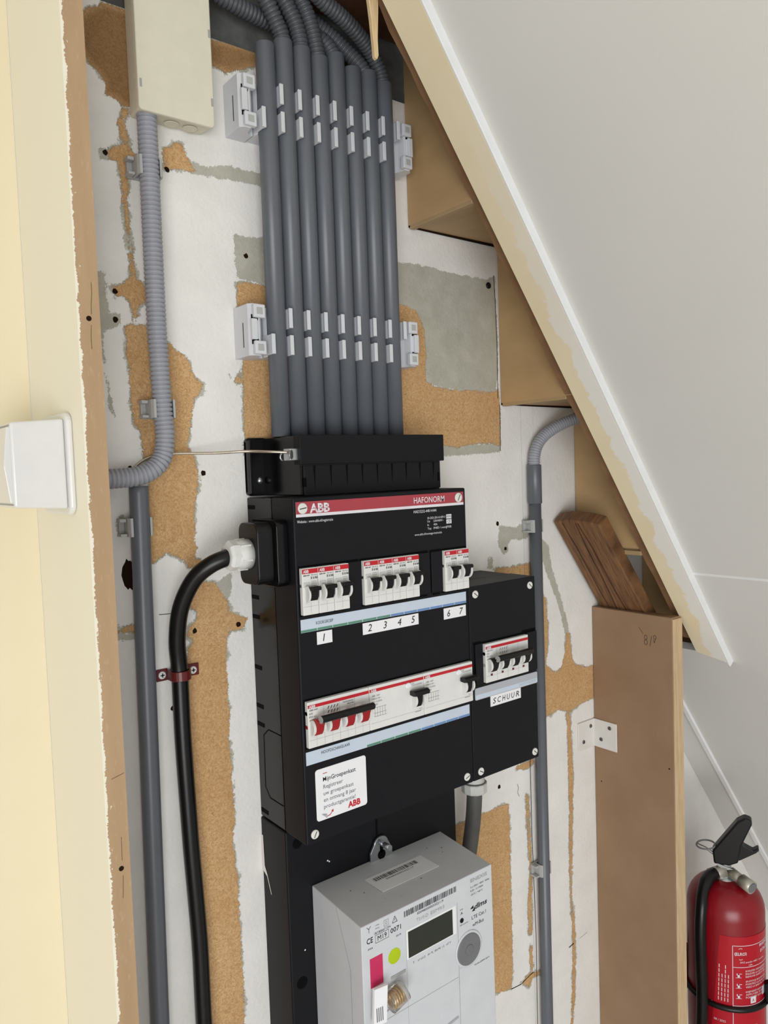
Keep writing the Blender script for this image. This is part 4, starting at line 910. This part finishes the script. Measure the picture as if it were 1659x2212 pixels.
for o_, r in ((0, 0.25), (1.7, 0.25)):
    for a, b, c, d in ((50+o_, 55.6-o_, -75.4+o_, -75.2+o_), (50+o_, 55.6-o_, -69.8-o_, -69.6-o_), (50+o_, 50.2+o_, -75.4+o_, -69.6-o_), (55.4-o_, 55.6-o_, -75.4+o_, -69.6-o_)): q.rect(a, b, c, d, yy)
def seg(mb, a, b, w):
    L = math.hypot(b[0]-a[0], b[1]-a[1]); n1, n2 = -(b[1]-a[1])/L*w, (b[0]-a[0])/L*w
    mb.add([(a[0]-n1, yy, a[1]-n2), (a[0]+n1, yy, a[1]+n2), (b[0]+n1, yy, b[1]+n2), (b[0]-n1, yy, b[1]-n2)], [(0, 1, 2, 3)])
q.cut()
for a, b in (((60, -76), (63, -70)), ((63, -70), (66, -76)), ((60, -76), (66, -76)), ((63, -72), (63, -74.4)), ((30, -68.6), (32.4, -71)), ((34.6, -68.6), (32.4, -71)), ((32.4, -71), (32.4, -74.6))): seg(q, a, b, 0.22)
q.cut().text('1=rot', 40, 44.5, -71, 1.2, yy); q.text('3=rot', 40, 44.5, -74, 1.2, yy)
q.cut().text('dlms', 167.5, 186, -104.4, 5.2, yy, bold=0.02, shear=0.2); q.cut().text('LTE Cat.1', 163.4, 183.8, -114.0, 3.6, yy); q.cut().text('wM-Bus', 164.2, 180.4, -121.8, 3.6, yy)
q.cut()
for i in range(2):
    a0 = (165.6, -101.6); q.add([(a0[0]-4.2+i*2.4, yy, a0[1]-0.6-i*3.4), (a0[0]+0.4+i*1.4, yy, a0[1]+2.2-i*3.2), (a0[0]+0.8+i*2.0, yy, a0[1]-1.2-i*3.0)], [(0, 1, 2)])
q.cut().text('3 x 230V / 400V  50Hz', 162.6, 190, -80.6, 1.8, yy); q.text('0.25 - 5 (100)A', 162.6, 181, -84.4, 1.8, yy); q.text('-25°C / +60°C', 162.8, 180, -88.6, 1.8, yy)
q.cut().text('imp', 147, 151.4, -98, 1.2, yy); q.text('A', 147.8, 151, -103, 2.8, yy); q.text('1000 imp/kWh', 146.2, 158, -114.4, 1.2, yy); q.cut().text('TS100-2099912014', 165, 187, -164.2, 1.6, yy)
q.cut()
for x, s_ in ((83.6, 'T'), (90, 'L1 L2 L3'), (102.6, 'A+ TL'), (112, 'EN M2'), (121.5, '1 2'), (127.4, 'mT Y')): q.text(s_, x, None, -126.2, 1.9, yy)
q.cut().text('CEDEX - FRANCE', 45.5, 63.5, -158.6, 1.9, yy); q.cut().text('Made in Tunisia', 29, 48, -164.4, 1.6, yy)
q.build_each('front_print', 'ink', mt, m0)
q = MB().text('T210-D', 89.6, 104.6, -86.6, 3.2, yy); q.cut().text('ESMR5', 108, 126.4, -86.6, 3.2, yy); q.cut().text('ENEXIS', 163, 187, -74.6, 3.6, yy, bold=0.02); q.build_each('pale_print', 'groove', mt, m0)
MB().cyl((149.2, YF-0.6, -109.1), (149.2, YF, -109.1), 2.4, n=20).build('pulse_led', 'ink', mt, m0)
MB().box(32.2, 47, YF-0.3, YF+0.1, -128, -99.8).build('pink_sticker', 'pink', mt, m0)
MB().cyl((61.2, YF-0.3, -108.6), (61.2, YF, -108.6), 7.4, n=32).build('lime_sticker', 'lime', mt, m0)
ts = MB().box(74.3, 149.4, -107.6, -77.4, -65.1, -64.7).build('top_label', 'paper', mt, m0)
bc = MB(); x = 80.7; bc.flat = True
while x < 138:
    w = rnd.choice((0.35, 0.7, 1.05)); bc.add([(x, -88, -64.6), (x+w, -88, -64.6), (x+w, -81.5, -64.6), (x, -81.5, -64.6)], [(0, 1, 2, 3)]); x += w+rnd.choice((0.5, 0.8, 1.1))
bc.text('E0048000003322119', 92, 128, 0, 2.2, 0, fn=lambda a, b: (a, -92+b, -64.6)); bc.build('top_barcode', 'ink', ts, m0)
MB().box(56, 74, YF-0.9, YF+0.1, -129.5, -127, 0.4).build('seal_slot', 'groove', mt, m0)
MB().hexa([(110, -140, -212), (139, -140, -212), (139, -140, -206), (110, -140, -210), (110, -143, -212), (139, -143, -212), (139, -143, -206), (110, -143, -210)], 0.4).build('lower_lip', 'meter', mt, m0)
dm = MB()
for x, y in ((60, -96), (69, -118), (84, -125), (120, -113), (165, -70), (172, -88), (178, -80), (52, -84)): dm.cyl((x, y, -65), (x, y, -64.8), random.uniform(0.3, 0.7), n=8)
dm.build('dust', 'slot', mt, m0)
s0 = (52, -148, -160)
sl_ = thing('wire_seal', 'clear plastic seal with coiled gold wire and a white tag on the meter', 'seal', s0)
MB().cyl((46, -149, -144), (64, -149, -138.5), 9.6, n=28).build('capsule', 'clear', sl_, s0)
hx = [Vector((49, -149, -143.1)).lerp(Vector((60, -149, -139.7)), i/60)+Vector((0, math.cos(i*0.52)*5.5, math.sin(i*0.52)*5.5)) for i in range(61)]
MB().tube(hx, 0.9, 8).build('coil', 'brass', sl_, s0)
MB().cyl((60, -149, -139.7), (63.4, -149, -138.7), 9.0, n=28).build('capsule_end', 'paper', sl_, s0)
MB().hexa([(27.5, -146, -158), (41.2, -148, -158), (43.6, -148, -123), (29.8, -146, -123), (27.5, -149.6, -158), (41.2, -151.6, -158), (43.6, -151.6, -123), (29.8, -149.6, -123)], 0.3, 1).build('tag_plate', 'paper', sl_, s0)
q = MB(); q.flat = True
def tp(x, z):
    k = (z+123)/-35.0; y = -149.75-2.0*(x-(29.8-2.3*k))/13.8; return (x, y-0.12, z)
for i in range(4): q.rect(31+i*2.0-0.6, 32+i*2.0-0.6, -154, -141, 0, tp)
q.build('tag_print', 'grey_ink', sl_, s0)

# ------------------------------------------------------------------ light switch on the partition
w0 = (-188, -37, 326)
sw = thing('light_switch', 'white surface-mounted rocker switch on the cream partition', 'switch', w0)
MB().prism(rrect(-77.5, 3, 326.3, 407, 9), 'x', -193, -188, 2.0, 3).build('mounting_plate', 'switch', sw, w0)
MB().hexa([(-193, -72, 331.5), (-193, -3, 331.5), (-193, -3, 402), (-193, -72, 402), (-231.5, -68.5, 334), (-231.5, -6, 334), (-231.5, -6, 399.2), (-231.5, -68.5, 399.2)], 2.0, 3).build('housing', 'switch', sw, w0)
MB().prism([(-231, 337.5), (-231, 395.8), (-233.4, 395.6), (-236.6, 366), (-233.4, 337.7)], 'y', -66, -9, 0.6, fn=lambda a, b, c: (a, c, b)).build('rocker', 'switch', sw, w0)
for z in (336.3, 396.9): MB().box(-232.0, -231.4, -67, -8, z-0.5, z+0.5).build('rocker_gap', 'groove', sw, w0)

# ------------------------------------------------------------------ fire extinguisher
EC = Vector((706, -119, 0)); EV = Vector((0.8794, 0.4764, 0)).normalized(); EU = Vector((EV.y, -EV.x, 0))
def EX(u, w, z): p = EC+EU*u-EV*w; return (p.x, p.y, z)
x0 = (706, -119, -590)
fx = thing('fire_extinguisher', 'red fire extinguisher with a black lever and hose hanging beyond the upright panel', 'fire extinguisher', x0); U = ((1, 0, 0), (0, 1, 0), (0, 0, 1))
prof = [(46, -590), (53, -584), (54, -576), (54, -316)]+[(12+42*math.cos(math.radians(a))**0.9, -316+42*math.sin(math.radians(a))) for a in range(10, 81, 10)]+[(12.5, -273)]
MB().lathe(prof, (706, -119, 0), U, 64).build('cylinder', 'ext_red', fx, x0)
MB().lathe([(14, -279), (15.5, -277), (15.5, -273), (12, -271), (9, -266), (9, -243)], (706, -119, 0), U, 32).build('neck', 'steel', fx, x0)
MB().cyl(EX(0, 4, -262), EX(-21, 14, -268), 9.5, 8.8, 24).build('hose_connector', 'pale_metal', fx, x0)
gu = MB().cyl(EX(8, 6, -262), EX(22, 18, -266), 7.5, 7.5, 20).cyl(EX(22, 18, -266), EX(36, 30, -269), 9.5, 9.5, 24).build('gauge_housing', 'pale_metal', fx, x0)
MB().cyl(EX(36, 30, -269), EX(36.6, 30.6, -269.2), 7.5, n=24).build('gauge_glass', 'mid_grey', gu, x0)
def ep(poly, w0_, w1_, b): return MB().prism(poly, None, w0_, w1_, b, 2, fn=lambda u, z, w: EX(u, w, z))
ep([(-15, -252), (-17, -232), (10, -193), (17, -183), (27, -176), (36, -178.5), (37.5, -184), (22, -221), (18, -246), (6, -252)], -8, 10, 2.5).build('squeeze_lever', 'black', fx, x0)
ep([(16, -219), (23, -217), (27, -221.5), (38, -226.5), (45, -221.5), (46.5, -225), (42, -230), (20, -245), (12, -245)], -10, 3, 1.2).build('carry_handle', 'black', fx, x0)
ep([(-10, -254), (-10, -250), (12, -256), (12, -260)], 9, 11, 0.3).build('hinge_plate', 'steel', fx, x0)
rt = [EX(-26+13*math.cos(i*math.pi/14), 4+10*math.sin(i*math.pi/14), -227+1.5*math.cos(i*math.pi/14)+4*math.sin(i*math.pi/14)*-0.6) for i in range(29)]
sr = MB().tube(rt, 1.3, 8).build('pull_ring', 'mid_grey', fx, x0)
MB().tube([EX(-38, 4, -227), EX(-26, 4, -231), EX(-10, 4, -240)], 0.9, 8).tube([EX(-14, 6, -229), EX(-24, 6, -234), EX(-12, 6, -242)], 0.8, 8).build('pin_wire', 'mid_grey', sr, x0)
hs = resample([EX(-14, 12, -266), EX(-22, 22, -268), EX(-29, 38, -278), EX(-32, 52, -300), EX(-33.5, 57, -335), EX(-33, 57, -380), EX(-32, 56, -420), EX(-33, 56, -470), EX(-37, 54, -530), EX(-40, 50, -575)], 5)
MB().tube(hs, [9.5 if i < 6 else 8.2 for i in range(len(hs))], 22).build('hose', 'rubber', fx, x0)
def CY(r, u, z): a = u/r; return EX(r*math.sin(a), r*math.cos(a), z)
def shell(mb, r, poly_rows):
    """rows of (z, u0, u1) wrapped round the cylinder"""
    n = 28; v = []; f = []
    for z, u0, u1 in poly_rows:
        for i in range(n+1): v.append(CY(r, u0+(u1-u0)*i/n, z))
    for j in range(len(poly_rows)-1):
        for i in range(n): a = j*(n+1)+i; f.append((a, a+1, a+n+2, a+n+1))
    mb.flat = True; return mb.add(v, f, True)
lb = shell(MB(), 54.35, [(-334, -8, 92), (-400, -13.5, 92), (-470, -20, 92), (-585, -28, 92)]).build('label', 'label_red', fx, x0)
q = MB(); q.flat = True; R_ = 54.6; cyf = lambda a, b: CY(R_, a, b)
def vstrip(u0, u1, z0, z1): q.rect(u0, u1, z0, z1, 0, cyf)
def hstrip(u0, u1, z0, z1):
    n = 14
    for i in range(n): vstrip(u0+(u1-u0)*i/n, u0+(u1-u0)*(i+1)/n, z0, z1)
vstrip(8.6, 9.4, -500, -347); vstrip(6.8, 7.6, -580, -500)
for z in (-346.6, -378.4, -436): hstrip(9, 85, z-0.8, z)
q.cut().text('ELRO', 13.2, 27, -361, 4.4, 0, cyf, bold=0.02)
for k in range(4):
    a = k*math.pi/2
    for i in range(8):
        t0, t1 = a+i*0.18-0.65, a+(i+1)*0.18-0.65
        c = (20+4.4*math.cos(a), -359+4.6*math.sin(a))
        q.add([cyf(c[0]+r*math.cos(t), c[1]+r*math.sin(t)) for r, t in ((4.2, t0), (4.2, t1), (3.5, t1), (3.5, t0))], [(0, 1, 2, 3)])
q.cut().text('2KG poeder ABC / poudre', 19, 62, -372.5, 2.6, 0, cyf); q.text('13A', 32, 38, -377, 2.4, 0, cyf)
q.cut().text('BRANDBLUSSER', 52, 82, -353, 4.2, 0, cyf, bold=0.01); q.text('EXTINCTEUR', 54, 82, -362, 4.2, 0, cyf, bold=0.01)
blk = (('BORGPEN VERWIJDEREN', 'ENLEVER LA GOUPILLE', 'REMOVE SAFETY PIN'), ('SPUITSTUK RICHTEN OP', 'POINTEZ LA BUSE ET', 'VISEZ LA BASE DU FEU'), ('KNIJPGREEP INDRUKKEN', 'APPUYER SUR LA', 'POIGNEE SQUEEZE'))
for i, ws in enumerate(blk):
    q.cut()
    for j, w in enumerate(ws): q.text(w, 27, 66, -386-i*15.5-j*4.2, 2.7, 0, cyf)
for i in range(3):
    z = -389-i*15.5; q.cut()
    for a, b, c, d in ((13, 21, z-5.4, z-4.8), (15.5, 18.5, z-4.4, z-1), (14.2, 15.4, z-1.4, z+1.4), (17.8, 21.5, z+0.2, z+1.0)): vstrip(a, b, c, d)
q.cut(); vstrip(34.5, 44, -434, -424); q.cut(); vstrip(58, 66, -428, -416)
q.cut()
for i in range(4):
    u = -10.5+i*4.2
    for z in range(-432, -382-(i % 2)*14, 7): vstrip(u-0.5+(z+432)*0.03, u+0.5+(z+432)*0.03, z, z+5.4)
q.cut().text('Opgelet: vorst', -21, 0, -438.5, 1.6, 0, cyf)
q.cut().text('Onderhoud en keuring jaarlijks', 11, 60, -441, 2.4, 0, cyf); q.text('Verifiez chaque annee', 11, 50, -445.5, 2.4, 0, cyf)
q.cut().text('08 / 2022', -17, -1, -464, 3.2, 0, cyf); q.cut().text('CE', -19, 0, -483, 9.0, 0, cyf, bold=0.01); q.text('0036', -16, -3, -492, 4.4, 0, cyf)
q.cut()
for z in (-468, -473, -488, -493, -498, -512): q.text('Bevat: ABC poeder / poudre', 12, 46, z, 2.0, 0, cyf)
q.build_each('label_print', 'white_ink', lb, x0)
q = MB(); q.flat = True; vs_ = q
q.text('A', 37.5, 41, -431.5, 4.6, 0, lambda a, b: CY(54.8, a, b)); q.build('pictogram', 'red_ink', lb, x0)
stp = [Vector((706+56.4*math.cos(t), -119+56.4*math.sin(t), -441)) for t in [i*2*math.pi/48 for i in range(49)]]
MB().tube(stp, 4.0, 10, False).build('strap', 'rubber', fx, x0)
MB().box(700, 712, -65, -0.5, -470, -410, 1.5).build('wall_bracket', 'black', fx, x0)
ep([(52, -436), (52, -412), (60, -408), (66, -416), (66, -440), (58, -446)], 14, 26, 1.5).build('strap_buckle', 'black', fx, x0)
